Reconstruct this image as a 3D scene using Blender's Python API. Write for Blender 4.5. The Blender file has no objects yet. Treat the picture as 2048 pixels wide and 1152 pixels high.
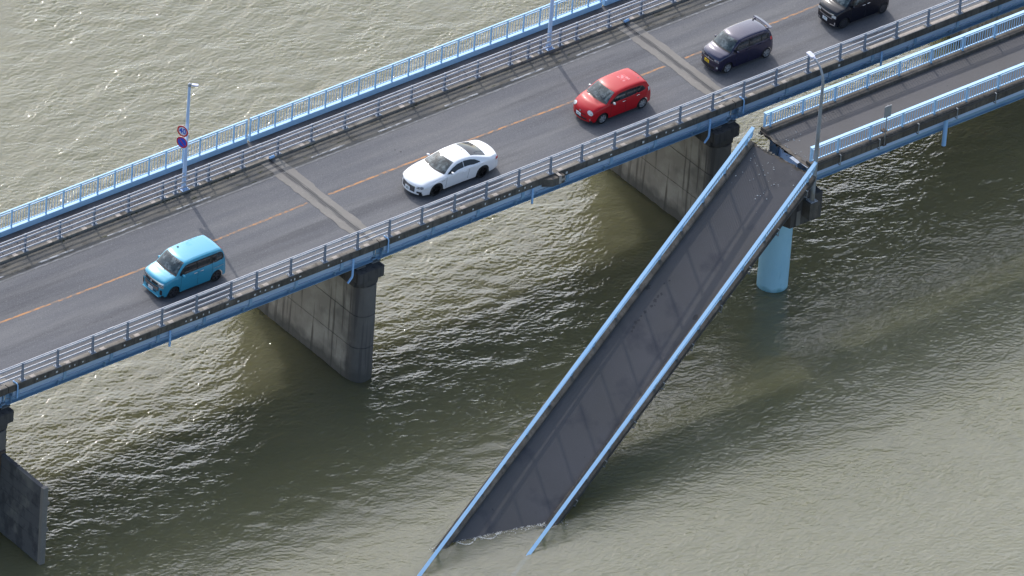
import bpy, bmesh, math, random
import numpy as np
from mathutils import Vector, Matrix
random.seed(7); rng = np.random.default_rng(11)
C = bpy.context.scene.collection
scene = bpy.context.scene
R = math.radians

# ------------------------------------------------------------------ camera, sky, sun, exposure
AZ, PITCH, ROLL, FPX, DIST = R(49.28871), R(34.66456), R(4.40361), 23466.4, 551.735
F = Vector((math.cos(AZ)*math.cos(PITCH), math.sin(AZ)*math.cos(PITCH), -math.sin(PITCH)))
Rt = Vector((math.sin(AZ), -math.cos(AZ), 0)); Up = Rt.cross(F)
R2 = Rt*math.cos(ROLL)+Up*math.sin(ROLL); U2 = -Rt*math.sin(ROLL)+Up*math.cos(ROLL)
CAMPOS = -(F+R2*((636.39368-1024)/FPX)+U2*(-(397.70807-576)/FPX))*DIST
cam = bpy.data.cameras.new('camera'); camo = bpy.data.objects.new('camera', cam); C.objects.link(camo)
cam.sensor_width = 36; cam.lens = FPX/2048*36; cam.clip_start = 5; cam.clip_end = 20000
M = Matrix((R2, U2, -F)).transposed().to_4x4(); M.translation = CAMPOS; camo.matrix_world = M
scene.camera = camo
CLOUD = 1.42
SUN_AZ = Vector((math.sin(R(17)), math.cos(R(17)), 0)); SUN_EL = R(38.8)
sd = (SUN_AZ*math.cos(SUN_EL)+Vector((0, 0, math.sin(SUN_EL)))).normalized()
w = bpy.data.worlds.new('World'); scene.world = w; w.use_nodes = True
nt = w.node_tree; nt.nodes.clear()
sk = nt.nodes.new('ShaderNodeTexSky'); sk.sky_type = 'NISHITA'; sk.sun_disc = False
sk.sun_elevation = SUN_EL; sk.sun_rotation = math.atan2(sd.x, sd.y)
sk.air_density = 1.0; sk.dust_density = 1.2; sk.ozone_density = 1.0
bg = nt.nodes.new('ShaderNodeBackground'); bg.inputs[1].default_value = 0.15
ow = nt.nodes.new('ShaderNodeOutputWorld')
nt.links.new(sk.outputs[0], bg.inputs[0])
# bright thin cloud round the sun, broken up by noise
wt = nt.nodes.new('ShaderNodeTexCoord'); dp = nt.nodes.new('ShaderNodeVectorMath'); dp.operation = 'DOT_PRODUCT'
nt.links.new(wt.outputs['Generated'], dp.inputs[0]); dp.inputs[1].default_value = sd
mr = nt.nodes.new('ShaderNodeMapRange'); mr.interpolation_type = 'SMOOTHSTEP'
mr.inputs[1].default_value = math.cos(R(64)); mr.inputs[2].default_value = math.cos(R(14)); nt.links.new(dp.outputs['Value'], mr.inputs[0])
wn = nt.nodes.new('ShaderNodeTexNoise'); wn.inputs['Scale'].default_value = 2.6; wn.inputs['Detail'].default_value = 5; nt.links.new(wt.outputs['Generated'], wn.inputs[0])
wr = nt.nodes.new('ShaderNodeMapRange'); wr.inputs[1].default_value = .35; wr.inputs[2].default_value = .65; wr.inputs[3].default_value = .75; wr.inputs[4].default_value = 1.2; nt.links.new(wn.outputs[0], wr.inputs[0])
mu = nt.nodes.new('ShaderNodeMath'); mu.operation = 'MULTIPLY'; nt.links.new(mr.outputs[0], mu.inputs[0]); nt.links.new(wr.outputs[0], mu.inputs[1])
mg = nt.nodes.new('ShaderNodeMath'); mg.operation = 'MULTIPLY'; mg.inputs[1].default_value = CLOUD; nt.links.new(mu.outputs[0], mg.inputs[0])
b2 = nt.nodes.new('ShaderNodeBackground'); b2.inputs[0].default_value = (1, .985, .955, 1); nt.links.new(mg.outputs[0], b2.inputs[1])
ad = nt.nodes.new('ShaderNodeAddShader'); nt.links.new(bg.outputs[0], ad.inputs[0]); nt.links.new(b2.outputs[0], ad.inputs[1]); nt.links.new(ad.outputs[0], ow.inputs[0])
sl = bpy.data.lights.new('sun', 'SUN'); sl.energy = 2.1; sl.angle = R(0.55); sl.color = (1, .96, .9)
so = bpy.data.objects.new('sun', sl); C.objects.link(so); so.rotation_euler = sd.to_track_quat('Z', 'Y').to_euler()
so.location = (0, 0, 60)
scene.view_settings.view_transform = 'Standard'; scene.view_settings.look = 'None'
scene.view_settings.exposure = 0.38; scene.view_settings.gamma = 1
scene.render.engine = 'CYCLES'
scene.cycles.sample_clamp_indirect = 6

ZW = -7.47                                   # water level; the road surface is z = 0, x runs along the bridge

# ------------------------------------------------------------------ materials
def mat(name, col, rough=.6, metal=0., spec=.5, coat=0., layers=(), bump=None, streak=None, sss=None, emis=None):
    """layers: (colour, scale xyz, detail, low, high, strength) noise masks laid over the base colour"""
    m = bpy.data.materials.new(name); m.use_nodes = True; t = m.node_tree; n = t.nodes; L = t.links
    b = n['Principled BSDF']; b.inputs['Roughness'].default_value = rough; b.inputs['Metallic'].default_value = metal
    b.inputs['Specular IOR Level'].default_value = spec; b.inputs['Coat Weight'].default_value = coat
    b.inputs['Coat Roughness'].default_value = .04
    b.inputs['Base Color'].default_value = (*col, 1)
    tc = n.new('ShaderNodeTexCoord'); cur = None
    for (c2, sc, det, lo, hi, st) in layers:
        mp = n.new('ShaderNodeMapping'); L.new(tc.outputs['Object'], mp.inputs[0])
        mp.inputs['Scale'].default_value = sc if hasattr(sc, '__len__') else (sc,)*3
        mp.inputs['Location'].default_value = (random.uniform(0, 20), random.uniform(0, 20), random.uniform(0, 20))
        nz = n.new('ShaderNodeTexNoise'); nz.inputs['Scale'].default_value = 1; nz.inputs['Detail'].default_value = det
        nz.inputs['Roughness'].default_value = .6
        L.new(mp.outputs[0], nz.inputs[0])
        mr = n.new('ShaderNodeMapRange'); mr.inputs[1].default_value = lo; mr.inputs[2].default_value = hi; mr.inputs[4].default_value = st
        L.new(nz.outputs[0], mr.inputs[0])
        mx = n.new('ShaderNodeMix'); mx.data_type = 'RGBA'
        L.new(mr.outputs[0], mx.inputs[0])
        if cur is None: mx.inputs[6].default_value = (*col, 1)
        else: L.new(cur, mx.inputs[6])
        mx.inputs[7].default_value = (*c2, 1); cur = mx.outputs[2]
    if cur is not None: L.new(cur, b.inputs['Base Color'])
    if bump:
        nz = n.new('ShaderNodeTexNoise'); nz.inputs['Scale'].default_value = bump[0]; nz.inputs['Detail'].default_value = 4
        L.new(tc.outputs['Object'], nz.inputs[0]); bp = n.new('ShaderNodeBump'); bp.inputs['Distance'].default_value = bump[1]
        L.new(nz.outputs[0], bp.inputs['Height']); L.new(bp.outputs[0], b.inputs['Normal'])
    if emis: b.inputs['Emission Color'].default_value = (*emis, 1); b.inputs['Emission Strength'].default_value = 1
    return m

ASPH = mat('asphalt', (.112, .113, .124), .85, spec=.3, layers=[
    ((.15, .148, .152), (.10, .85, 1), 3, .42, .62, .85), ((.065, .065, .072), (.07, 1.1, 1), 4, .50, .66, .6),
    ((.30, .30, .30), 22, 3, .56, .70, .42), ((.04, .04, .045), 18, 3, .55, .70, .45),
    ((.04, .04, .045), 2.3, 2, .74, .77, .7)], bump=(40, .012))
SHOULDER = mat('dirty_gutter', (.10, .098, .095), .9, spec=.2, layers=[
    ((.17, .155, .13), (.5, 2.5, 1), 4, .42, .62, .8), ((.055, .05, .04), (1.2, 3, 1), 4, .55, .7, .8),
    ((.25, .24, .22), 20, 2, .6, .7, .4), ((.045, .05, .02), (1.1, 4, 1), 5, .63, .68, .9)], bump=(40, .01))
FASPH = mat('footpath_asphalt', (.086, .081, .081), .8, spec=.35, layers=[
    ((.095, .09, .095), (.3, .3, .3), 3, .4, .65, .8), ((.045, .045, .055), (.5, .5, .5), 4, .56, .7, .7),
    ((.16, .16, .17), 30, 2, .64, .70, .4), ((.02, .02, .022), 2.6, 3, .735, .76, .8)], bump=(45, .008))
TILE = mat('footpath_surface', (.105, .10, .105), .85, layers=[
    ((.06, .056, .058), (.6, 1.5, 1), 4, .42, .6, .9), ((.2, .19, .18), 9, 3, .62, .72, .5)], bump=(30, .01))
CONC_LIGHT = mat('concrete_light', (.19, .175, .16), .85, layers=[
    ((.17, .16, .145), (.8, 1.2, 1), 4, .45, .62, .8), ((.28, .265, .245), 9, 3, .6, .7, .5), ((.07, .065, .06), (2, 1, 1), 4, .64, .72, .6)], bump=(30, .008))
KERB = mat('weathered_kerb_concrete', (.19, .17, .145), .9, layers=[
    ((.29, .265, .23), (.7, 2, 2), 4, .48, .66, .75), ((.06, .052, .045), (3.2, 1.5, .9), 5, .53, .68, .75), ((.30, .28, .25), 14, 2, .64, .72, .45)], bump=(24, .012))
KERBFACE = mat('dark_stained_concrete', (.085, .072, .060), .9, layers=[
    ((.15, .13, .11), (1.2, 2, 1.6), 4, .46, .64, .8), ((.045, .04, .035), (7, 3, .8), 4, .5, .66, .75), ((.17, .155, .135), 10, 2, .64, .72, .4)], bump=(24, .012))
PATCH = mat('pale_mortar', (.42, .365, .32), .8, layers=[((.30, .27, .24), 6, 3, .45, .65, .7)])
WHITESPOT = mat('white_repair_mortar', (.62, .61, .60), .8)
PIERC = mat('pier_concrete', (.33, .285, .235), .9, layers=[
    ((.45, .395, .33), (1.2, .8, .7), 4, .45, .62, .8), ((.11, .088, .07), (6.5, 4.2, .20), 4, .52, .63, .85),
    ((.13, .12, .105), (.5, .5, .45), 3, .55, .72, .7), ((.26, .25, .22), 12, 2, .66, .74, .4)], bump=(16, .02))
def add_dirt_shade(m, axis, a, b, c2):
    # weather-stained or shade-painted zone of a pier: mask along one object axis, broken up by noise
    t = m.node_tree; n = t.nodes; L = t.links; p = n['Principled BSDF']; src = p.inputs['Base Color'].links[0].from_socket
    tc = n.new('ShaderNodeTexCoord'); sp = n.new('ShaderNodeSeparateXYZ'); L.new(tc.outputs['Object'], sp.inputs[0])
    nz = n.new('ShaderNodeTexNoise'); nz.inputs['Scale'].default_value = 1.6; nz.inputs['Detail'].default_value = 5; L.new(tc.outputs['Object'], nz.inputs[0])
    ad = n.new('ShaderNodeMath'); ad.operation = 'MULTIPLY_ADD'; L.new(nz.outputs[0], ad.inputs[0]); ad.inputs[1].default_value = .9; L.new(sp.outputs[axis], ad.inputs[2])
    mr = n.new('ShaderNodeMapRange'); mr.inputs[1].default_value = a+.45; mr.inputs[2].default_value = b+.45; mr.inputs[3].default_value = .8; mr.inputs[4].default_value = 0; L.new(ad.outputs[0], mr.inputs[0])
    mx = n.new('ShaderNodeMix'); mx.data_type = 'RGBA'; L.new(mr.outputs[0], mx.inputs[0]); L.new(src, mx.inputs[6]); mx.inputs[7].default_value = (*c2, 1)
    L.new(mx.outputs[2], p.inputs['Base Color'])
add_dirt_shade(PIERC, 1, -4.25, -3.75, (.085, .076, .074)); add_dirt_shade(PIERC, 2, .35, .9, (.09, .082, .07))  # nose shade painted into the colour; the low band is waterline dirt
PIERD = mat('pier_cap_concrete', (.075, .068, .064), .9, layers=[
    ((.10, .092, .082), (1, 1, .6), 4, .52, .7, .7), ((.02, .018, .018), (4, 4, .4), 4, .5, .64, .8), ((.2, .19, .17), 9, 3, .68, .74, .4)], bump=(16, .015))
WALLC = mat('fender_wall_concrete', (.085, .085, .09), .9, layers=[
    ((.15, .145, .135), (1, .5, .4), 3, .52, .6, .8), ((.04, .04, .046), (.8, 1.4, .9), 4, .5, .6, .8)], bump=(16, .02))
RAILBLUE = mat('sky_blue_paint', (.38, .60, .82), .42, layers=[((.31, .54, .80), 1.7, 3, .45, .65, .6), ((.32, .30, .28), 9, 4, .71, .74, .5)])
GIRDBLUE = mat('girder_blue_paint', (.23, .36, .50), .45, layers=[
    ((.13, .26, .42), (.6, 1, 3), 4, .5, .68, .7), ((.20, .13, .08), (2, 2, 4), 4, .70, .74, .6)])
PALEGIRD = mat('footbridge_girder_blue', (.44, .57, .78), .5, layers=[((.36, .52, .78), (.5, 1, 3), 3, .45, .65, .6), ((.17, .13, .11), 3, 4, .70, .75, .5)])
POLEBLUE = mat('pole_pale_blue', (.50, .64, .86), .4, layers=[((.42, .56, .80), 2, 3, .5, .65, .5)])
COLBLUE = mat('column_blue_paint', (.36, .62, .76), .55, layers=[
    ((.30, .55, .70), (1.2, 1.2, .4), 4, .45, .65, .7), ((.05, .20, .32), (2.5, 2.5, .6), 4, .62, .72, .3)], bump=(9, .01))
GALV = mat('galvanised_steel', (.47, .475, .505), .42, metal=.15, layers=[((.33, .35, .41), (3, 8, 8), 4, .5, .62, .7), ((.48, .52, .58), (6, 14, 14), 3, .6, .68, .6)])
GALVD = mat('galvanised_post', (.23, .265, .33), .5, metal=.15, layers=[((.16, .20, .26), 6, 3, .5, .65, .7)])
GALVP = mat('lamp_pole_steel', (.34, .36, .39), .45, metal=.35, layers=[((.24, .21, .17), (2, 2, .8), 4, .5, .64, .7)])
RUSTY = mat('rusty_steel', (.10, .075, .06), .9, layers=[((.18, .10, .06), 6, 4, .5, .65, .8)])
ENDSHADE = mat('shaded_blue_end_plate', (.04, .10, .18), .6, layers=[((.02, .04, .07), 2, 3, .45, .6, .8)])  # blue darkened to paint in the shade of the girder ends
DUCT = mat('pale_blue_duct', (.40, .50, .62), .4, layers=[((.22, .34, .50), (.5, 3, 5), 3, .5, .65, .6)])
GRIME = mat('joint_grime', (.10, .095, .095), .9, layers=[((.20, .19, .175), (6, 1.1, 1), 4, .45, .60, .9)])
DARKST = mat('dark_steel', (.05, .05, .055), .55, metal=.3)
PIPEBLUE = mat('drain_pipe_blue', (.30, .52, .82), .45)
WHITE = mat('white_enamel', (.72, .74, .8), .4)
LAMPW = mat('lamp_housing', (.62, .62, .74), .35)
SIGNW = mat('sign_white', (.8, .8, .8), .35); SIGNR = mat('sign_red', (.62, .01, .01), .5); SIGNB = mat('sign_blue', (.005, .09, .60), .5)
SIGNBACK = mat('sign_back_grey', (.33, .34, .36), .5, metal=.3, layers=[((.28, .29, .30), 5, 3, .45, .65, .7)])
DAMP = mat('damp_asphalt', (.018, .018, .022), .5)
FOAM = mat('river_foam', (.50, .51, .50), .8)
STONE = mat('crumbs', (.55, .54, .52), .9)
MOSS = mat('moss', (.035, .040, .012), 1, bump=(60, .02))

def paint_mat(name, col, wear):
    """road paint with worn gaps showing the asphalt colour"""
    return mat(name, col, .8, layers=[((.12, .12, .12), (3.2, 9, 1), 5, *wear), ((.13, .13, .13), 30, 2, .56, .64, .8)], bump=(30, .006))
ORANGE = paint_mat('orange_road_paint', (.43, .205, .08), (.42, .58, .88))
WPAINT = paint_mat('worn_white_road_paint', (.46, .46, .46), (.45, .54, .85))
WPAINT2 = paint_mat('faded_white_road_paint', (.22, .22, .23), (.38, .50, .95))

# ------------------------------------------------------------------ mesh helpers
class MB:
    def __init__(s): s.v = []; s.f = []
    def add(s, vs, fs):
        o = len(s.v); s.v += [tuple(v) for v in vs]; s.f += [tuple(i+o for i in f) for f in fs]; return s
    def box(s, x0, x1, y0, y1, z0, z1, nx=1):
        vs = []; fs = []
        for i in range(nx+1):
            x = x0+(x1-x0)*i/nx; vs += [(x, y0, z0), (x, y1, z0), (x, y1, z1), (x, y0, z1)]
        for i in range(nx):
            a = 4*i; b = a+4
            for k in range(4): fs.append((a+k, b+k, b+(k+1) % 4, a+(k+1) % 4))
        fs += [(0, 1, 2, 3), tuple(4*nx+k for k in (3, 2, 1, 0))]
        return s.add(vs, fs)
    def prism(s, poly, z0, z1, scale=None):
        """poly: list of (x,y); scale: polygon used at z1"""
        n = len(poly); top = scale or poly
        vs = [(x, y, z0) for x, y in poly]+[(x, y, z1) for x, y in top]
        fs = [(i, (i+1) % n, n+(i+1) % n, n+i) for i in range(n)]+[tuple(range(n))[::-1], tuple(range(n, 2*n))]
        return s.add(vs, fs)
    def sweep(s, sec, us, mapf):
        """closed section [(v,w)] swept along u values through mapf(u,v,w)"""
        n = len(sec); vs = [mapf(u, v, w_) for u in us for v, w_ in sec]; fs = []
        for i in range(len(us)-1):
            for k in range(n): fs.append((i*n+k, i*n+(k+1) % n, (i+1)*n+(k+1) % n, (i+1)*n+k))
        fs += [tuple(range(n))[::-1], tuple((len(us)-1)*n+k for k in range(n))]
        return s.add(vs, fs)
    def tube(s, pts, r, n=8, cap=True):
        pts = [Vector(p) for p in pts]; rs = r if hasattr(r, '__len__') else [r]*len(pts); vs = []; fs = []
        t0 = (pts[1]-pts[0]).normalized(); a = t0.orthogonal().normalized()
        for i, p in enumerate(pts):
            t = (pts[min(i+1, len(pts)-1)]-pts[max(i-1, 0)]).normalized()
            a = (a-t*a.dot(t)).normalized(); b = t.cross(a)
            vs += [p+(a*math.cos(2*math.pi*k/n)+b*math.sin(2*math.pi*k/n))*rs[i] for k in range(n)]
        for i in range(len(pts)-1):
            for k in range(n): fs.append((i*n+k, i*n+(k+1) % n, (i+1)*n+(k+1) % n, (i+1)*n+k))
        if cap: fs += [tuple(range(n))[::-1], tuple((len(pts)-1)*n+k for k in range(n))]
        return s.add(vs, fs)
    def mesh(s, name, m, smooth=False, bevel=0., off=(0, 0, 0), recalc=True, ang=40):
        bm = bmesh.new()
        vv = [bm.verts.new((v[0]-off[0], v[1]-off[1], v[2]-off[2])) for v in s.v]
        for f in s.f:
            try: bm.faces.new([vv[i] for i in f])
            except ValueError: pass
        if recalc: bmesh.ops.recalc_face_normals(bm, faces=bm.faces)
        if bevel: bmesh.ops.bevel(bm, geom=list(bm.edges), offset=bevel, segments=2, affect='EDGES', profile=.5)
        me = bpy.data.meshes.new(name); bm.to_mesh(me); bm.free()
        me.materials.append(m)
        if smooth:
            me.polygons.foreach_set('use_smooth', [True]*len(me.polygons))
            me.set_sharp_from_angle(angle=R(ang))
        return me

def link(name, me, parent=None, loc=None):
    o = bpy.data.objects.new(name, me); C.objects.link(o)
    if parent is not None: o.parent = parent
    if loc is not None: o.location = loc
    return o
WL = {}
def wloc(o):
    v = Vector((0, 0, 0))
    while o is not None: v += o.location; o = o.parent
    return v
def obj(name, mb, m, parent=None, **k):
    off = wloc(parent) if parent is not None else (0, 0, 0)
    return link(name, mb.mesh(name, m, off=off, **k), parent)
def tag(o, label=None, cat=None, group=None, kind=None):
    if label: o['label'] = label
    if cat: o['category'] = cat
    if group: o['group'] = group
    if kind: o['kind'] = kind
    return o
def thing(name, label, cat, loc=(0, 0, 0), group=None):
    o = bpy.data.objects.new(name, None); C.objects.link(o); o.location = loc; o.empty_display_size = .3
    return tag(o, label, cat, group)
def struct(name, mb, m, **k): return tag(obj(name, mb, m, **k), kind='structure')
def lin(a, b, n): return [a+(b-a)*i/(n-1) for i in range(n)]
def ident(u, v, w_): return (u, v, w_)

# ------------------------------------------------------------------ water: one sheet to the horizon, real waves where the photo looks
def build_water():
    fx = Vector((math.cos(AZ), math.sin(AZ))); rx = Vector((math.sin(AZ), -math.cos(AZ)))
    # centre of view on the water
    d = F; t = (ZW-CAMPOS.z)/d.z; cx, cy = CAMPOS.x+d.x*t, CAMPOS.y+d.y*t
    st = .052; HW, HH = 26.5, 28.
    a = np.arange(-HW, HW+st, st); b = np.arange(-HH, HH+st, st)
    ext = []; x = st; g = 0.
    while g < 6000: x *= 1.35; g += x; ext.append(g)
    ext = np.array(ext)
    A = np.concatenate([a[0]-ext[::-1], a, a[-1]+ext]); B = np.concatenate([b[0]-ext[::-1], b, b[-1]+ext])
    na, nb = len(a), len(b); NA, NB = len(A), len(B); ne = len(ext)
    ka = np.fft.fftfreq(na, st)*2*np.pi; kb = np.fft.fftfreq(nb, st)*2*np.pi
    KA, KB = np.meshgrid(ka, kb, indexing='ij'); K = np.hypot(KA, KB)+1e-9; TH = np.arctan2(KA, KB)
    def field(lp, direc, spread, lo, hi, seed, tail=3.4):
        r = np.random.default_rng(seed); kp = 2*np.pi/lp
        dd = np.abs(np.cos(TH-direc))**spread
        S = np.exp(-1.0*(kp/K)**2)*K**(-tail)*dd*(K > 2*np.pi/lo)*(K < 2*np.pi/hi)
        amp = np.sqrt(S); ph = r.normal(size=K.shape)+1j*r.normal(size=K.shape)
        H = np.fft.ifft2(amp*ph); h = H.real
        s_ = 1/h.std()
        sx = np.fft.ifft2(amp*ph*1j*KA/K).real*s_; sy = np.fft.ifft2(amp*ph*1j*KB/K).real*s_
        return h*s_, sx, sy
    h1, x1, y1 = field(.34, -.38, 2.2, 2.4, .12, 1, 3.1)
    h2, x2, y2 = field(.22, -.2, 2, .7, .12, 2, 3.0)
    h3, x3, y3 = field(2.4, -.5, 3, 9, .7, 3)
    GA, GB = np.meshgrid(a, b, indexing='ij')
    # wave strength: full wind on the far side and between the piers, weaker behind the fallen span, slick water at its foot
    wx = cx+GA*rx.x+GB*fx.x; wy = cy+GA*rx.y+GB*fx.y
    def sm(v, lo, hi): t_ = np.clip((v-lo)/(hi-lo), 0, 1); return t_*t_*(3-2*t_)
    yy = wy
    right = sm(wx, 19, 26); lee = 1-sm(yy, -11, -2.5)                                   # towards the viewer the swell shortens
    near = 1-sm(yy, -23, -15)
    big = .0073*(1-(.62-.25*right)*lee*(1-.45*near)); sml = .0013+.0019*(1-sm(yy, -18, -10))+.0005*right
    foot = np.exp(-(((GA-(-1.))/9)**2+((GB-(-21.))/6.0)**2))    # slick at the fallen deck's foot
    foot2 = np.exp(-(((GA-10.)/9)**2+((GB-(-20.))/6.)**2))
    big *= 1-.55*np.clip(foot, 0, 1); sml *= 1-.25*np.clip(foot, 0, 1)
    pn = field(6., 0, 0, 30, 3., 9)[0]; sml *= np.clip(1+.35*pn, .3, 1.8); big *= np.clip(1+.18*np.roll(pn, 90, 0), .5, 1.5)
    h = big*h1+sml*h2+.013*(1-.55*(1-sm(yy, -14, -6)))*h3
    ch = .75; dx = -(big*x1+sml*x2)*ch; dy = -(big*y1+sml*y2)*ch
    edge = np.minimum(np.minimum(GA-a[0], a[-1]-GA), np.minimum(GB-b[0], b[-1]-GB)); fd = np.clip(edge/1.5, 0, 1)
    h *= fd; dx *= fd; dy *= fd
    H = np.zeros((NA, NB)); DX = np.zeros((NA, NB)); DY = np.zeros((NA, NB)); s_ = (slice(ne, ne+na), slice(ne, ne+nb))
    H[s_] = h; DX[s_] = dx; DY[s_] = dy
    AA, BB = np.meshgrid(A, B, indexing='ij'); AA = AA+DX; BB = BB+DY
    X = cx+AA*rx.x+BB*fx.x; Y = cy+AA*rx.y+BB*fx.y; Z = ZW+H
    co = np.stack([X, Y, Z], -1).reshape(-1, 3)
    ii = (np.arange(NA-1)[:, None]*NB+np.arange(NB-1)[None]).ravel()
    q = np.stack([ii, ii+NB, ii+NB+1, ii+1], 1).astype(np.int32)
    me = bpy.data.meshes.new('water'); me.vertices.add(len(co)); me.vertices.foreach_set('co', co.ravel())
    me.loops.add(q.size); me.loops.foreach_set('vertex_index', q.ravel())
    me.polygons.add(len(q)); me.polygons.foreach_set('loop_start', np.arange(0, q.size, 4, dtype=np.int32))
    me.update(calc_edges=True); me.polygons.foreach_set('use_smooth', [True]*len(q))
    if me.polygons[0].normal.z < 0: me.flip_normals()
    m = bpy.data.materials.new('river_water'); m.use_nodes = True; t = m.node_tree; n = t.nodes; L = t.links
    p = n['Principled BSDF']; p.inputs['Roughness'].default_value = .08; p.inputs['IOR'].default_value = 1.6
    p.inputs['Subsurface Weight'].default_value = 1; p.subsurface_method = 'BURLEY'
    p.inputs['Subsurface Radius'].default_value = (1, .95, .6); p.inputs['Subsurface Scale'].default_value = 2.2
    geo = n.new('ShaderNodeNewGeometry')
    nz = n.new('ShaderNodeTexNoise'); nz.inputs['Scale'].default_value = .07; nz.inputs['Detail'].default_value = 3
    L.new(geo.outputs['Position'], nz.inputs[0])
    cr = n.new('ShaderNodeValToRGB'); cr.color_ramp.elements[0].color = (*WCOL[0], 1); cr.color_ramp.elements[1].color = (*WCOL[1], 1)
    cr.color_ramp.elements[0].position = .35; cr.color_ramp.elements[1].position = .65
    L.new(nz.outputs[0], cr.inputs[0]); L.new(cr.outputs[0], p.inputs['Base Color'])
    b1 = n.new('ShaderNodeTexNoise'); b1.inputs['Scale'].default_value = 1; b1.inputs['Detail'].default_value = 3; b1.inputs['Distortion'].default_value = .4
    mp = n.new('ShaderNodeMapping'); mp.inputs['Rotation'].default_value = (0, 0, -AZ)
    mp.inputs['Scale'].default_value = (13, 9, 9); L.new(geo.outputs['Position'], mp.inputs[0]); L.new(mp.outputs[0], b1.inputs[0])
    bp = n.new('ShaderNodeBump'); bp.inputs['Distance'].default_value = .0095; bp.inputs['Strength'].default_value = 1
    L.new(b1.outputs[0], bp.inputs['Height']); L.new(bp.outputs[0], p.inputs['Normal'])
    # murky layer: part of the light passes down to the added plane that stands in for silt-laden water below
    gl = n.new('ShaderNodeBsdfGlossy'); gl.inputs['Roughness'].default_value = .08; L.new(bp.outputs[0], gl.inputs['Normal'])
    tr = n.new('ShaderNodeBsdfTransparent'); fr = n.new('ShaderNodeFresnel'); fr.inputs[0].default_value = 1.6; L.new(bp.outputs[0], fr.inputs['Normal'])
    m1 = n.new('ShaderNodeMixShader'); L.new(fr.outputs[0], m1.inputs[0]); L.new(tr.outputs[0], m1.inputs[1]); L.new(gl.outputs[0], m1.inputs[2])
    m2 = n.new('ShaderNodeMixShader'); m2.inputs[0].default_value = .5; L.new(p.outputs[0], m2.inputs[1]); L.new(m1.outputs[0], m2.inputs[2])
    L.new(m2.outputs[0], n['Material Output'].inputs['Surface'])
    silt_mat = bpy.data.materials.new('silty_water_stand_in'); silt_mat.use_nodes = True; q_ = silt_mat.node_tree.nodes['Principled BSDF']
    q_.inputs['Base Color'].default_value = (*WSILT, 1); q_.inputs['Specular IOR Level'].default_value = 0; q_.inputs['Roughness'].default_value = 1
    q_.inputs['Subsurface Weight'].default_value = 1; q_.subsurface_method = 'BURLEY'; q_.inputs['Subsurface Radius'].default_value = (1, .95, .6); q_.inputs['Subsurface Scale'].default_value = 2.6
    bb = MB(); bb.add([(-9000, -9000, ZW-1.9), (9000, -9000, ZW-1.9), (9000, 9000, ZW-1.9), (-9000, 9000, ZW-1.9)], [(0, 1, 2, 3)])
    struct('silt_scatter_plane', bb, silt_mat, recalc=False)  # added plane: stands in for light scattered deep in silty water
    me.materials.append(m)
    tag(link('water', me), kind='structure')
WCOL = ((.182, .180, .100), (.208, .202, .116)); WSILT = (.33, .32, .175)
build_water()

# ------------------------------------------------------------------ road bridge
JX = [-43.0, -21.5, 0.0, 21.5, 43.0]
X0, X1 = -43., 46.
YN0, YN1 = -4.40, -4.71      # near kerb inner / outer
KF = .10
YF0, YF1 = 3.79, 4.12        # far kerb
YP = 5.52                    # outer edge of the footpath
mb = MB(); mb.add([(X0, YN0+.02, 0), (X1, YN0+.02, 0), (X1, 2.62, 0), (X0, 2.62, 0)], [(0, 1, 2, 3)]); struct('road', mb, ASPH, recalc=False)
mb = MB(); mb.add([(X0, 2.62, 0), (X1, 2.62, 0), (X1, YF0, 0), (X0, YF0, 0)], [(0, 1, 2, 3)]); struct('road_shoulder', mb, SHOULDER, recalc=False)
mb = MB(); mb.add([(X0, YF1, KF), (X1, YF1, KF), (X1, YP-.08, KF), (X0, YP-.08, KF)], [(0, 1, 2, 3)]); struct('footpath', mb, TILE, recalc=False)
# markings
mb = MB()
for i in range(len(JX)):
    a = X0 if i == 0 else JX[i-1]+.62
    b = JX[i]-.62
    if i == 0: continue
    xs = lin(a, b, 24); vs = []
    for x in xs:
        yc = -.04+.08*math.sin(x*.21+.6)
        vs += [(x, yc-.06, .004), (x, yc+.06, .004)]
    mb.add(vs, [(2*k, 2*k+2, 2*k+3, 2*k+1) for k in range(len(xs)-1)])
struct('centre_line', mb, ORANGE, recalc=False)
mb = MB()
for k in range(-8, 12):
    x = -14.17+4*k
    if any(abs(x+1-j) < 1.7 for j in JX): continue
    mb.add([(x, 2.86, .004), (x+2, 2.86, .004), (x+2, 2.97, .004), (x, 2.97, .004)], [(0, 1, 2, 3)])
struct('edge_dashes', mb, WPAINT, recalc=False)
mb = MB(); mb.add([(X0, 2.56, .008), (X1, 2.56, .008), (X1, 2.70, .008), (X0, 2.70, .008)], [(0, 1, 2, 3)]); struct('edge_line', mb, WPAINT2, recalc=False)
mb = MB(); mb.add([(X0, -4.30, .004), (X1, -4.30, .004), (X1, -4.15, .004), (X0, -4.15, .004)], [(0, 1, 2, 3)]); struct('near_edge_line', mb, WPAINT2, recalc=False)

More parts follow.
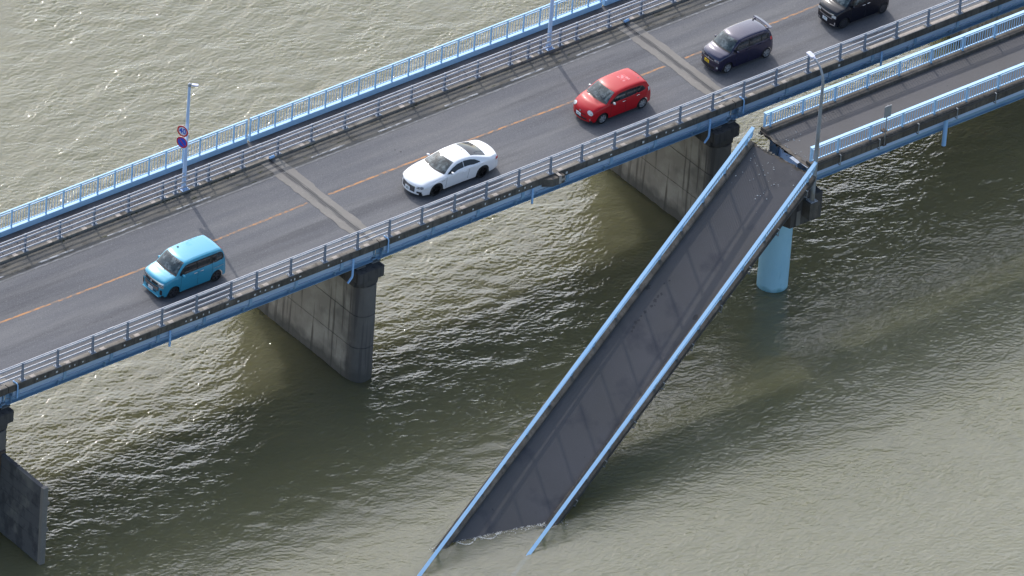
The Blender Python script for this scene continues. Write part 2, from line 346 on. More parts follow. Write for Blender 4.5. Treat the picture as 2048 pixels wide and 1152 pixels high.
# expansion joints
def joint(X, label):
    t = thing('expansion_joint', label, 'expansion joint', (X, 0, 0), 'expansion joints across the road')
    n = 60
    for s in (-1, 1):
        mb = MB(); vs = []; e = .0
        for i in range(n):
            y = YN0+.03+(YF0-YN0-.05)*i/(n-1); e = .7*e+random.uniform(-.03, .03)
            bulge = .06 if (i//13) % 2 else 0
            vs += [(X+s*.07, y, .012), (X+s*(.50+e+bulge*.6), y, .012)]
        fs = [(2*k, 2*k+2, 2*k+3, 2*k+1) for k in range(n-1)]
        if s > 0: fs = [f[::-1] for f in fs]
        mb.add(vs, fs)
        obj('concrete_band', mb, CONC_LIGHT, t, recalc=False)
    for s in (-1, 1):
        mb = MB(); mb.add([(X+s*.075, YN0+.05, .016), (X+s*.16, YN0+.05, .016), (X+s*.16, YF0-.05, .016), (X+s*.075, YF0-.05, .016)], [(0, 1, 2, 3) if s > 0 else (3, 2, 1, 0)]); obj('grimy_edge', mb, GRIME, t, recalc=False)
    mb = MB(); mb.box(X-.069, X+.069, YN0+.03, YF0-.02, -.1, .005); obj('joint_bed', mb, DARKST, t)
    for s in (-1, 1):
        mb = MB(); mb.box(X+s*.045-.012, X+s*.045+.012, YN0+.03, YF0-.02, -.05, .02); obj('steel_edge', mb, DARKST, t)
    return t
joint(0, 'concrete expansion joint in front of the white coupe, crossing the road nearest the 40 sign')
joint(21.5, 'concrete expansion joint across the road between the red hatchback and the navy car')
joint(-21.5, 'expansion joint over the leftmost pier at the left edge of the photo')

# spans of the road bridge
def ragged(mbx): return mbx
NEARPX = {}
spots_near = []
def span(i, label):
    a, b = JX[i]+.02, JX[i+1]-.02
    t = thing('bridge_span', label, 'bridge span', ((a+b)/2, 0, 0), 'steel girder spans of the road bridge')
    nx = 24
    # slab with overhangs
    mb = MB(); sec = [(YN1+.02, -.14), (YN1+.02, -.015), (YF1, -.015), (YF1, .0), (YP-.02, .0), (YP-.02, .19), (YF1+.01, .19), (YF1+.01, -.01), (YP-.03, -.22), (3.9, -.38), (-4.0, -.38)]
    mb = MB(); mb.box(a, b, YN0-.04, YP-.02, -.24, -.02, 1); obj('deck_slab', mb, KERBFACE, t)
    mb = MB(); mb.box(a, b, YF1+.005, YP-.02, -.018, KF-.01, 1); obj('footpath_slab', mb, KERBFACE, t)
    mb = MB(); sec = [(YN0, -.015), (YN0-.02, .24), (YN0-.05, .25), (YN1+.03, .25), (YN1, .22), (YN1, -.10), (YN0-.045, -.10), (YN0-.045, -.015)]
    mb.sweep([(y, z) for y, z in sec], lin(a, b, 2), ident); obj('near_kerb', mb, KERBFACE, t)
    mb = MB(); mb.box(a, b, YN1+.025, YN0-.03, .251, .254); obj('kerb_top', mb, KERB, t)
    mb = MB(); sec = [(YF0, -.01), (YF0+.015, KF-.015), (YF0+.03, KF), (YF1, KF), (YF1, -.01)]
    mb.sweep(sec, lin(a, b, 2), ident); obj('far_kerb', mb, KERB, t)
    # main girders
    for y in (-4.30, -1.4, 1.4, 4.1):
        mb = MB(); g0, g1 = a+.12, b-.12
        mb.box(g0, g1, y-.008, y+.008, -.90, -.24); mb.box(g0, g1, y-.19, y+.19, -.93, -.90); mb.box(g0, g1, y-.15, y+.15, -.265, -.242)
        g = obj('girder', mb, GIRDBLUE, t)
        if y < -4:
            for x in np.arange(g0+.25, g1, 2.68):
                m2 = MB(); m2.box(x-.01, x+.01, y-.18, y-.009, -.899, -.27); obj('stiffener', m2, GIRDBLUE, g)
                m2 = MB(); m2.box(x+1.3-.008, x+1.3+.008, y-.11, y-.009, -.80, -.27)
                if x+1.3 < g1: obj('stiffener', m2, GIRDBLUE, g)
    for x0_ in (a+.02, b-.12):
        mb = MB(); mb.box(x0_, x0_+.10, -4.27, 4.07, -.88, -.27); obj('end_frame', mb, GIRDBLUE, t)
    # blue cable duct hung under the near overhang, with straps
    mb = MB(); mb.box(a+.3, b-.3, -4.66, -4.46, -.30, -.13); mb.tube([(a+.3, -4.62, -.36), (b-.3, -4.62, -.36)], .05, 8); mb.box(a+.3, b-.3, -4.70, -4.40, -.43, -.415)
    obj('cable_duct', mb, DUCT, t)
    for x in np.arange(a+.55, b, 2.68):
        mb = MB(); mb.box(x-.08, x+.08, -4.715, -4.38, -.46, -.105); mb.prism([(x-.05, -4.62), (x+.05, -4.62), (x+.05, -4.16), (x-.05, -4.16)], -.62, -.475, [(x-.05, -4.66), (x+.05, -4.66), (x+.05, -4.16), (x-.05, -4.16)])
        obj('duct_bracket', mb, GIRDBLUE, t, bevel=.006)
    # deck cross frames
    for x in lin(a+.5, b-.5, 5):
        mb = MB(); mb.box(x-.05, x+.05, -4.1, 4.08, -.75, -.45); obj('cross_frame', mb, GIRDBLUE, t)
    return t
lbls = ['leftmost bridge span, cut off by the left edge of the photo', 'road bridge span carrying the blue van, its near kerb dotted with white mortar spots',
        'middle road bridge span between two visible piers, carrying the white coupe and the red hatchback',
        'right road bridge span behind the fallen footbridge, carrying the navy car and the black minivan']
SP = [span(i, lbls[i]) for i in range(4)]
def span_at(x):
    for i in range(4):
        if JX[i] <= x < JX[i+1]: return SP[i]
    return SP[3]
# white repair spots on the near kerb face and pale patches on the kerb top
def spot(x, z, w_=.07, h_=.08):
    t = span_at(x); mb = MB(); mb.box(x-w_/2, x+w_/2, YN1-.004, YN1-.001, z-h_/2, z+h_/2)
    obj('mortar_spot', mb, WHITESPOT, t)
for x in [-19.9, -19.4, -18.7, -18.0, -17.7, -17.2, -15.9, -14.9, -13.9, -11.3, -11.0, -10.7, -10.3, -10.0, -8.9, -8.3, -7.3, -7.0, -6.7, -6.3, -5.9, -5.2, -5.0, -4.7, -3.0, -2.2,
          1.2, 2.9, 4.3, 4.9, 5.6, 6.3, 6.95, 7.15, 7.45, 7.8, 8.3, 8.7, 9.1, 9.9, 10.2, 10.9, 11.2, 13.2, 13.9, 15.9, 16.7, 17.3, 17.7, 18.1, 28.0]:
    spot(x+random.uniform(-.05, .05), random.choice([.04, .07, .11]), random.choice([.06, .08, .11]), random.choice([.07, .09, .12]))
def ktop(x, l=.27, y0=YN1+.03, y1=YN0-.06, z=.2545):
    t = span_at(x); n = 7
    out = [(x-l/2+random.uniform(-.03, .03), y0+(y1-y0)*k/(n-1)) for k in range(n)]+[(x+l/2+random.uniform(-.03, .03), y1+(y0-y1)*k/(n-1)) for k in range(n)]
    mb = MB(); mb.prism(out, z, z+.004); obj('mortar_patch', mb, PATCH, t)

# ------------------------------------------------------------------ guard rails
def post_near_mesh():
    mb = MB(); mb.box(-.13, .13, -.12, .12, 0, .02)
    pr = [(-.11, .02), (-.075, .10), (-.055, .35), (-.045, .93), (.045, .93), (.06, .35), (.07, .10), (.10, .02)]
    for s in (-1, 1):                                 # two flange plates and a web
        vs = [(s*.028-.006, p[0], p[1]) for p in pr]+[(s*.028+.006, p[0], p[1]) for p in pr]; n = 8
        mb.add(vs, [tuple(range(n)), tuple(range(2*n-1, n-1, -1))]+[(i, n+i, n+(i+1) % n, (i+1) % n) for i in range(n)])
    mb.box(-.022, .022, -.05, .03, .02, .92)
    for dx in (-.10, .10):
        for dy in (-.08, .08): mb.tube([(dx, dy, .02), (dx, dy, .05)], .014, 6)
    return mb
RAILS = [(.93, .035), (.78, .048), (.48, .042), (.20, .042)]
def guardrail(label, ys, kz, side, xs, breaks, group=None):
    """side: +1 rails on the +y side of the posts"""
    t = thing('guard_rail', label, 'guard rail', (0, ys, kz), 'grey guard rails along the road')
    for z, r in RAILS:
        mb = MB(); yy = ys+side*(.085 if z < .9 else .03)
        mb.tube([(X0+8, yy, kz+z), (X1, yy, kz+z)], r, 12)
        for x in breaks: mb.tube([(x-.16, yy, kz+z), (x+.16, yy, kz+z)], r+.008, 12)
        obj('rail', mb, GALV, t, smooth=True)
    pm = post_near_mesh().mesh('post', GALVD, bevel=0.)
    bm_ = MB().box(-.15, .15, -.14, .14, 0, .012).mesh('base_plate', mat_plate)
    for k, x in enumerate(xs):
        o = link('post', pm, t, (x, 0, .013))
        if side < 0: o.rotation_euler.z = math.pi
        p = link('base_plate', bm_, o, (0, 0, -.009))
    return t
mat_plate = mat('base_plate_steel', (.30, .33, .37), .5, metal=.2, layers=[((.5, .5, .5), 14, 3, .5, .62, .7)])
near_x = [-34.6, -32.6, -30.6, -28.6, -26.6, -24.6, -22.6, -20.6, -18.6, -16.6, -14.6, -12.62, -10.62, -8.62, -7.13, -5.13, -3.13, -1.2, .68, 2.6, 4.55, 6.45, 8.40, 10.32, 12.2, 14.19, 16.19, 18.19, 20.19, 22.1, 24.1, 26.1, 28.1, 29.63, 31.63, 33.63, 35.63, 37.63, 39.63, 41.63, 43.6]
far_x = [-34.2, -32.2, -30.2, -28.2, -26.2, -24.2, -22.2, -20.2, -18.2, -16.2, -14.2, -12.2, -10.2, -8.2, -6.2, -5.45, -4.25, -3.5, -1.5, .6, 2.6, 4.6, 6.6, 8.6, 10.6, 12.6, 14.6, 15.7, 16.45, 17.65, 18.65, 20.65, 22.65, 24.65, 26.65, 28.65, 30.65, 32.65, 34.65, 36.65, 38.65, 40.65]
guardrail('grey steel guard rail on the near kerb, between the cars and the fallen footbridge', -4.55, .2545, +1, near_x, [-15.6, -1.9, 5.5, 12.9, 21, 30.6])
guardrail('grey steel guard rail between the road and the far footpath', 3.97, KF, -1, far_x, [-13.2, -.6, 11.6, 19.6])
for x in near_x:
    if x < 28: ktop(x+.55+random.uniform(-.05, .05))
ktop(.35)
for a, l in ((30.7, 1.5), (32.6, 1.55), (34.6, 1.5), (36.6, 1.5)): ktop(a, l)
for x in far_x[6:]:
    if random.random() < .75: ktop(x-.6, .24, YF0+.03, YF1-.06, KF+.001)

# ------------------------------------------------------------------ far railing (one thing per span, gaps at the joints)
def far_railing(i, label, x0, x1, ph):
    t = thing('railing', label, 'railing', ((x0+x1)/2, YP, .2), 'pale blue railings along the far footpath')
    mb = MB(); mb.box(x0, x1, YP-.09, YP+.13, .10, .40); obj('base_beam', mb, RAILBLUE, t, bevel=.008)
    mb = MB(); mb.box(x0, x1, YP-.04, YP+.05, 1.355, 1.405); obj('handrail', mb, RAILBLUE, t, bevel=.012)
    mb = MB(); mb.box(x0, x1, YP-.015, YP+.025, 1.225, 1.27); obj('upper_bar', mb, RAILBLUE, t)
    mb = MB(); mb.box(x0, x1, YP-.015, YP+.025, .49, .525); obj('lower_bar', mb, RAILBLUE, t)
    pm = MB().box(-.03, .03, -.04, .04, .0, .955).mesh('post', RAILBLUE)
    bmh = MB().box(-.010, .010, -.010, .010, 0, .70).mesh('baluster', RAILBLUE)
    stuff = MB(); nb_ = 0
    ps = [x0+.04]; x = math.floor(x0)+ph
    while x < x0+.35: x += 1
    while x < x1-.35: ps.append(x); x += 1
    ps.append(x1-.04)
    for k, x in enumerate(ps):
        link('post', pm, t, (x-wloc(t).x, 0, .20))
        if k < len(ps)-1:
            st = ps[k+1]-x; m_ = max(2, int(round(st*6)))
            for j in range(1, m_):
                xb = x+st*j/m_
                if -19.5 < xb < 22 and nb_ < 100: link('baluster', bmh, t, (xb-wloc(t).x, .005, .325)); nb_ += 1
                else: stuff.box(xb-.010, xb+.010, YP-.005, YP+.015, .525, 1.225)
    if stuff.v: tag(obj('baluster_row', stuff, RAILBLUE, t), kind='stuff')
far_railing(0, 'pale blue railing at the far left, before the first rail gap', -34, -21.62, .2)
far_railing(1, 'pale blue railing along the far footpath behind the 40 sign and the blue van', -21.45, -.08, .14)
far_railing(2, 'pale blue railing along the far footpath behind the white coupe and the second lamp post', .08, 21.42, .61)
far_railing(3, 'pale blue railing beyond the rail gap at the top of the photo', 21.58, 30, .7)

# ------------------------------------------------------------------ piers
def nose(xc, r, y0, y1, n=14):
    return [(xc+r*math.cos(t), y0-r*math.sin(t)) for t in lin(0, math.pi, n)]+[(xc-r*math.cos(t), y1+r*math.sin(t)) for t in lin(0, math.pi, n)]
def oct_(xa, xb, ya, yb, c): return [(xa+c, ya), (xb-c, ya), (xb, ya+c), (xb, yb-c), (xb-c, yb), (xa+c, yb), (xa, yb-c), (xa, ya+c)]
def pier(X, label):
    t = thing('bridge_pier', label, 'bridge pier', (X-.38, 0, ZW), 'concrete wall piers under the road bridge')
    xc = X-.38; mb = MB()
    # shaft in lifts with shallow construction joints
    lifts = [(ZW-.25, -5.56), (-5.52, -3.76), (-3.72, -2.05)]
    for k, (z0, z1) in enumerate(lifts):
        r0, r1 = .66-.02*k, .645-.02*k
        mb.prism(nose(xc, r0, -4.22, 4.2), z0, z1, nose(xc, r1, -4.22, 4.2))
        if k < 2: mb.prism(nose(xc, r1-.05, -4.22, 4.2), z1-.01, z1+.04)
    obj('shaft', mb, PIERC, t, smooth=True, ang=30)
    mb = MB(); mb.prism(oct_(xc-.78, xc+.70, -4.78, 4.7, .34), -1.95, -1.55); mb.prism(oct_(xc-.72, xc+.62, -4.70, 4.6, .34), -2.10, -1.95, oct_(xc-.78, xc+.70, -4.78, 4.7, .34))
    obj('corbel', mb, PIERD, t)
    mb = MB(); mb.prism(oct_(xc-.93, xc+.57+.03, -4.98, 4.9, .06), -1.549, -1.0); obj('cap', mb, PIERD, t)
    for dx in (-.52, .38):
        for y in (-4.12, -1.4, 1.4, 4.1):
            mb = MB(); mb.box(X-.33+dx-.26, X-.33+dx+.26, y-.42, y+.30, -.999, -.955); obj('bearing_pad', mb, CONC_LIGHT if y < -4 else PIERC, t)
            mb = MB(); mb.box(X-.33+dx-.12, X-.33+dx+.12, y-.14, y+.14, -.955, -.935); mb.tube([(X-.33+dx-.14, y-.22, -.93), (X-.33+dx+.14, y-.22, -.93)], .05, 8); obj('bearing', mb, GIRDBLUE, t)
    return t
pier(-21.5, 'wall pier at the left edge of the photo behind the fender wall')
pier(0, 'complete wall pier under the joint between the blue van and the white coupe')
pier(21.5, 'wall pier half hidden by the upper end of the fallen footbridge')
pier(43, 'wall pier glimpsed between the two bridges at the upper right corner')

# fender wall in front of the left pier
t = thing('fender_wall', 'dark concrete slab wall standing in the water at the lower left corner', 'wall', (-21.8, -6.5, ZW))
for k in range(7):
    z0 = ZW-.25 if k == 0 else ZW+.61*k; z1 = ZW+.61*(k+1)-.012
    mb = MB(); mb.box(-21.93+random.uniform(0, .012), -21.70, -8.05, -4.95, z0, z1, 1); obj('wall_panel', mb, WALLC, t, bevel=.01)
mb = MB(); mb.box(-21.95, -21.66, -8.27, -8.055, ZW-.25, -3.16); obj('edge_post', mb, CONC_LIGHT, t, bevel=.015)
mb = MB(); mb.box(-21.95, -21.66, -4.94, -4.80, ZW-.25, -3.10)
for k in range(9): mb.box(-21.99, -21.953, -4.96, -4.86, ZW+.3+.48*k, ZW+.42+.48*k)
obj('steel_channel', mb, RUSTY, t)
for z in (-4.1, -5.6):
    mb = MB(); mb.box(-21.70+.04, -21.55, -8.26, -8.10, z-.1, z+.1); obj('bracket', mb, CONC_LIGHT, t, bevel=.01)

# drain pipes of the road bridge
def pipe(x, y, z0, z1, kick=0, r=.055):
    p = [(x, y, z1), (x, y, z0)]
    if kick: p = [(x, y, z1), (x, y, z0+.3), (x-.05, y-.02, z0+.22), (x-kick, y-.05, z0)]
    obj('drain_pipe', MB().tube(p, r, 10), PIPEBLUE, span_at(x), smooth=True)
for X in (-21.5, 0, 21.5):
    pipe(X-1.58, -4.79, -1.30, -.08, .30)
    mb = MB(); mb.tube([(X+.45, -4.45, .30), (X+.48, -4.72, .30), (X+.5, -4.76, .2), (X+.5, -4.76, -.5)], .035, 8); obj('conduit', mb, PIPEBLUE, span_at(X+.5), smooth=True)
pipe(9.14, -4.77, -.92, -.1); pipe(-12.26, -4.77, -.94, -.1); pipe(30.6, -4.77, -1.0, -.1)
for X in (0, 21.5):
    mb = MB(); mb.tube([(X+.02, YF0+.03, .13), (X+.30, YF0+.05, .13)], .07, 10); obj('conduit_sleeve', mb, PIPEBLUE, span_at(X+.1), smooth=True)
# concrete junction box on the near kerb
bx = 10.45
t = SP[2]; mb = MB(); mb.prism([(bx-.75, YN1-.005), (bx-.3, YN1-.30), (bx+.42, YN1-.30), (bx+.42, YN1-.005)], -.22, .20); obj('junction_box', mb, KERBFACE, t, bevel=.01)
mb = MB(); mb.box(bx+.05, bx+.2, YN1-.325, YN1-.305, -.16, .215); mb.box(bx+.05, bx+.2, YN1-.325, YN1+.05, .256, .27); mb.box(bx+.22, bx+.43, YN1-.325, YN1-.305, -.05, .06); obj('junction_box_trim', mb, PATCH, t)

# gutter moss
mb = MB()
for c, l in ((-6.3, 2.6), (-8.4, 1.4), (-2.8, 1.8), (9, 1.2), (-12, .8)):
    for k in range(int(l*26)):
        x = c+random.gauss(0, l/3); y = YF0-abs(random.gauss(0, .06)); r = random.uniform(.01, .035)
        mb.add([(x-r*1.6, y-r*.6, .004), (x, y-r, .004), (x+r*1.6, y-r*.4, .004), (x+r, y+r*.3, .004), (x-r, y+r*.4, .004), (x, y, .004+r*.6)], [(0, 1, 5), (1, 2, 5), (2, 3, 5), (3, 4, 5), (4, 0, 5)])
tag(obj('moss', mb, MOSS, recalc=False), kind='stuff')

# ------------------------------------------------------------------ lamp posts and signs on the far kerb
def lamp_far(x, y, label):
    t = thing('street_lamp', label, 'street lamp', (x, y, KF), 'pale blue lamp posts on the far kerb')
    mb = MB(); mb.box(x-.21, x+.21, y-.21, y+.17, .115, .145); obj('base_plate', mb, POLEBLUE, t, bevel=.004)
    mb = MB()
    for dx in (-.15, .15):
        for dy in (-.16, .12): mb.tube([(x+dx, y+dy, .145), (x+dx, y+dy, .19)], .022, 6)
    obj('bolts', mb, DARKST, t)
    mb = MB()
    for k in range(4):
        a = math.pi/4+k*math.pi/2; c, s = math.cos(a), math.sin(a)
        mb.add([(x+c*.07, y+s*.07, .145), (x+c*.19, y+s*.19-.02, .145), (x+c*.07, y+s*.07, .45), (x+c*.07-s*.01, y+s*.07+c*.01, .145), (x+c*.19-s*.01, y+s*.19+c*.01-.02, .145), (x+c*.07-s*.01, y+s*.07+c*.01, .45)], [(0, 1, 2), (5, 4, 3), (0, 3, 4, 1), (1, 4, 5, 2), (2, 5, 3, 0)])
    obj('gusset', mb, POLEBLUE, t)
    mb = MB(); mb.tube([(x, y, .145), (x, y, 1.1), (x, y, 3.4), (x, y, 5.95)], [.105, .10, .082, .062], 16); obj('pole', mb, POLEBLUE, t, smooth=True)
    mb = MB(); mb.tube([(x, y, 5.93), (x, y, 6.06), (x, y, 6.10)], [.085, .085, .04], 12); mb.tube([(x, y, 6.0), (x+.10, y-.09, 6.02)], .045, 8); obj('lamp_mount', mb, GALVP, t, smooth=True)
    d = Vector((.74, -.67, 0)); n = Vector((.67, .74, 0)); c = Vector((x, y, 6.02))
    mb = MB(); vs = []
    for s, hw, z0, z1 in ((.10, .06, -.03, .035), (.16, .095, -.035, .04), (.36, .10, -.02, .03), (.42, .07, -.005, .02)):
        p = c+d*s; vs += [p-n*hw+Vector((0, 0, z0)), p+n*hw+Vector((0, 0, z0)), p+n*hw*.8+Vector((0, 0, z1)), p-n*hw*.8+Vector((0, 0, z1))]
    fs = [(4*i+k, 4*i+(k+1) % 4, 4*i+4+(k+1) % 4, 4*i+4+k) for i in range(3) for k in range(4)]+[(0, 1, 2, 3), (15, 14, 13, 12)]
    mb.add(vs, fs); obj('lamp_head', mb, LAMPW, t, bevel=.004)
    return t
lamp_far(-4.93, 3.99, 'pale blue lamp post carrying the two round road signs')
lamp_far(17.02, 4.03, 'pale blue lamp post without signs, cut off by the top of the photo')

def disc(c, r0, r1, x, n=48, th=.004):
    """ring or disc facing -x at centre (y,z), front face at x"""
    mb = MB(); vs = []; 
    for k in range(n):
        a = 2*math.pi*k/n
        for r in (r0, r1):
            vs.append((x, c[0]+r*math.cos(a), c[1]+r*math.sin(a)))
        for r in (r1, r0):
            vs.append((x+th, c[0]+r*math.cos(a), c[1]+r*math.sin(a)))
    fs = []
    for k in range(n):
        a = 4*k; b = 4*((k+1) % n)
        for j in range(4): fs.append((a+j, b+j, b+(j+1) % 4, a+(j+1) % 4))
    return mb.add(vs, fs)
def full(c, r, x, th=.012, n=48):
    mb = MB(); return mb.prism([(0, 0)]*0 or [(c[0]+r*math.cos(2*math.pi*k/n), c[1]+r*math.sin(2*math.pi*k/n)) for k in range(n)], x, x+th)
def yz(mb): mb.v = [(v[2], v[0], v[1]) for v in mb.v]; return mb
sx, sy = -5.17, 4.01
def text_mesh(s, size, m, name):
    cu = bpy.data.curves.new(name, 'FONT'); cu.body = s; cu.size = size; cu.align_x = 'CENTER'; cu.align_y = 'CENTER'; cu.extrude = .002; cu.offset = .008; cu.resolution_u = 4
    o = bpy.data.objects.new(name, cu); C.objects.link(o)
    bpy.context.view_layer.update()
    me = bpy.data.meshes.new_from_object(o.evaluated_get(bpy.context.evaluated_depsgraph_get())); bpy.data.objects.remove(o); bpy.data.curves.remove(cu)
    me.name = name; me.materials.clear(); me.materials.append(m); return me
def sign(name, label, cat, z, kind):
    t = thing(name, label, cat, (sx, sy, z), None)
    obj('plate', yz(full((sy, z), .305, sx, .012)), SIGNW, t)
    mb = MB(); mb.box(sx+.012, -4.93, sy-.03, sy+.03, z-.03, z+.03); mb.tube([(-4.93, sy-.02, z-.05), (-4.93, sy-.02, z+.05)], .10, 12); obj('clamp', mb, GALVP, t)
    if kind == 40:
        obj('red_border', disc((sy, z), .222, .300, sx-.006), SIGNR, t)
        me = text_mesh('40', .40, SIGNB, 'number'); o = link('number', me, t, (-.006, 0, 0))
        o.rotation_euler = Matrix(((0, 0, -1), (-1, 0, 0), (0, 1, 0))).to_euler(); o.scale = (.95, 1.05, 1)
    else:
        obj('blue_field', yz(full((sy, z), .238, sx-.006, .005)), SIGNB, t)
        obj('red_border', disc((sy, z), .235, .300, sx-.007), SIGNR, t)
        mb = MB(); d = .7071; w_ = .027; l = .24
        # slash from upper left to lower right as seen from the front (front is -x, left is +y)
        p = [(sy+l*d+w_*d, z+l*d-w_*d), (sy+l*d-w_*d, z+l*d+w_*d), (sy-l*d-w_*d, z-l*d+w_*d), (sy-l*d+w_*d, z-l*d-w_*d)]
        mb.prism(p, sx-.010, sx-.0065); obj('red_slash', yz(mb), SIGNR, t)
    t.rotation_euler.z = R(20)
    return t
sign('speed_limit_sign', 'round white 40 speed limit sign with red border on the lamp post', 'road sign', 3.46, 40)
sign('no_parking_sign', 'round blue sign with red border and red slash under the 40 sign', 'road sign', 2.83, 0)

# ------------------------------------------------------------------ footbridge: intact span and fallen span share one cross-section
FZ = .45
def map_int(u, v, w_): return (20.98+u, -9.115-v, FZ+w_)
QO = np.array([20.192, -9.764, .528]); QT = .00834
RB = np.array([[-.895, .392, -.211], [-.321, -.896, -.307], [-.309, -.207, .928]])
RB[:, 0] /= np.linalg.norm(RB[:, 0]); RB[:, 1] -= RB[:, 0]*(RB[:, 0]@RB[:, 1]); RB[:, 1] /= np.linalg.norm(RB[:, 1]); RB[:, 2] = np.cross(RB[:, 1], RB[:, 0]) if np.cross(RB[:, 1], RB[:, 0])[2] > 0 else np.cross(RB[:, 0], RB[:, 1])
def map_fal(u, v, w_):
    th = QT*u; vv = v*math.cos(th)+w_*math.sin(th); ww = w_*math.cos(th)-v*math.sin(th)
    return tuple(QO+RB@np.array([u, vv, ww]))
def frame(mapf, u, v, w_):
    """rigid frame at a section: columns = u, v, w directions"""
    o = Vector(mapf(u, v, w_)); e = .01
    a = (Vector(mapf(u+e, v, w_))-o).normalized(); c = (Vector(mapf(u, v, w_+e))-o).normalized()
    b = c.cross(a).normalized(); c = a.cross(b)
    m = Matrix((a, b, c)).transposed().to_4x4(); m.translation = o; return m
def rough_end(us, amp=.05):
    return us
def footbridge(name, label, mapf, Ln, railtop, fal):
    root = Vector(mapf(Ln/2, 0, -1.5)); t = thing(name, label, 'footbridge', tuple(root), None)
    nu = 40; us = lin(.0, Ln, nu)
    # slab, broken ragged at the near end: dense sections with jitter at u=0
    def endmap(u, v, w_):
        if u < .02: u = u+.05*math.sin(v*9+w_*7)+.05*math.sin(v*23+3*w_)+random.uniform(-.025, .025)
        return mapf(u, v, w_)
    n = 26; top = [(-1.90+3.8*k/n, -.17) for k in range(n+1)]; bot = [(1.90-3.8*k/n, -.30) for k in range(n+1)]; bot2 = None
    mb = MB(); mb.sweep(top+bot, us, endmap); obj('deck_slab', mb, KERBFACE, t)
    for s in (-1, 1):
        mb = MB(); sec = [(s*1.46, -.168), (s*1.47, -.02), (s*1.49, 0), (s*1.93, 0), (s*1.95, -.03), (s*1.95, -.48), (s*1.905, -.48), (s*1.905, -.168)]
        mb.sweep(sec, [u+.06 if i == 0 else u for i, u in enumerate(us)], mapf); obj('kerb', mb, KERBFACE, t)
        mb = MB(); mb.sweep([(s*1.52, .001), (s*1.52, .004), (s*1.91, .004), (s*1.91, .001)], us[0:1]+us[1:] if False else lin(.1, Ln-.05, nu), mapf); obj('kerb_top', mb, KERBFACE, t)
    # surface
    vs = []; fs = []; uu = lin(.10, Ln-.02, nu)
    for i, u in enumerate(uu):
        for k in range(n+1):
            v = -1.455+2.91*k/n; du = (.05*math.sin(v*8+1)+.03*math.sin(v*21)+.04) if i == 0 else 0
            vs.append(mapf(u+du, v, -.160))
    for i in range(nu-1):
        for k in range(n): fs.append((i*(n+1)+k, i*(n+1)+k+1, (i+1)*(n+1)+k+1, (i+1)*(n+1)+k))
    mb = MB(); mb.add(vs, fs)
    sf = obj('walkway_surface', mb, FASPH, t, recalc=False)
    if sf.data.polygons[5].normal.z < 0: sf.data.flip_normals()
    # two box girders with a vertical web and a chamfered foot
    for s in (-1, 1):
        mb = MB(); sec = [(s*1.34, -.31), (s*1.34, -1.22), (s*1.33, -1.225), (s*.80, -1.225), (s*.74, -1.2), (s*.74, -.31)]
        mb.sweep(sec, lin(.25, Ln-.1, nu), mapf); g = obj('girder', mb, PALEGIRD, t)
        mb = MB(); mb.sweep([(s*1.325, -1.23), (s*1.25, -1.50), (s*1.36, -1.50), (s*1.36, -1.53), (s*.78, -1.53), (s*.78, -1.23)], lin(.25, Ln-.1, nu), mapf); obj('girder_foot', mb, GIRDBLUE, t)
        mb = MB(); mb.sweep([(s*1.36, -.31), (s*1.36, -1.54), (s*.72, -1.54), (s*.72, -.31)], [.19, .245], mapf); obj('end_shade_plate', mb, ENDSHADE, t)  # plate added to make the girder end look shaded
    for u in np.arange(.3, Ln-.2, 4.2):
        mb = MB(); mb.sweep([(-.73, -1.1), (.73, -1.1), (.73, -.6), (-.73, -.6)], [u, u+.12], mapf); obj('cross_beam', mb, PALEGIRD, t)
    # side conduit with hangers on the near side
    mb = MB(); mb.tube([mapf(u, 2.0, -.07) for u in lin(.2, Ln-.2, nu)], .022, 6)
    obj('side_conduit', mb, DARKST, t, smooth=True)
    hm = MB(); hm.box(-.02, .02, -.012, .012, -.50, .06); hm.box(-.02, .02, -.11, .0, .03, .06); hm.box(-.03, .03, -.14, .02, -.52, -.49)
    hme = hm.mesh('hanger', SIGNBACK)
    off = 1.72 if not fal else 1.0
    for u in np.arange(off, Ln-.3, 2.42 if not fal else 2.6):
        fm = frame(mapf, u, 1.99+.06, -.03); o = link('hanger', hme, t); fm2 = fm.copy()
        sgn = 1 if (Vector(mapf(u, 2.1, 0))-Vector(mapf(u, 2.0, 0))).dot(fm.col[1].to_3d()) > 0 else -1
        if sgn < 0: fm2 = fm @ Matrix.Rotation(math.pi, 4, 'Z')
        fm2.translation = fm.translation-root; o.matrix_local = fm2
    return t
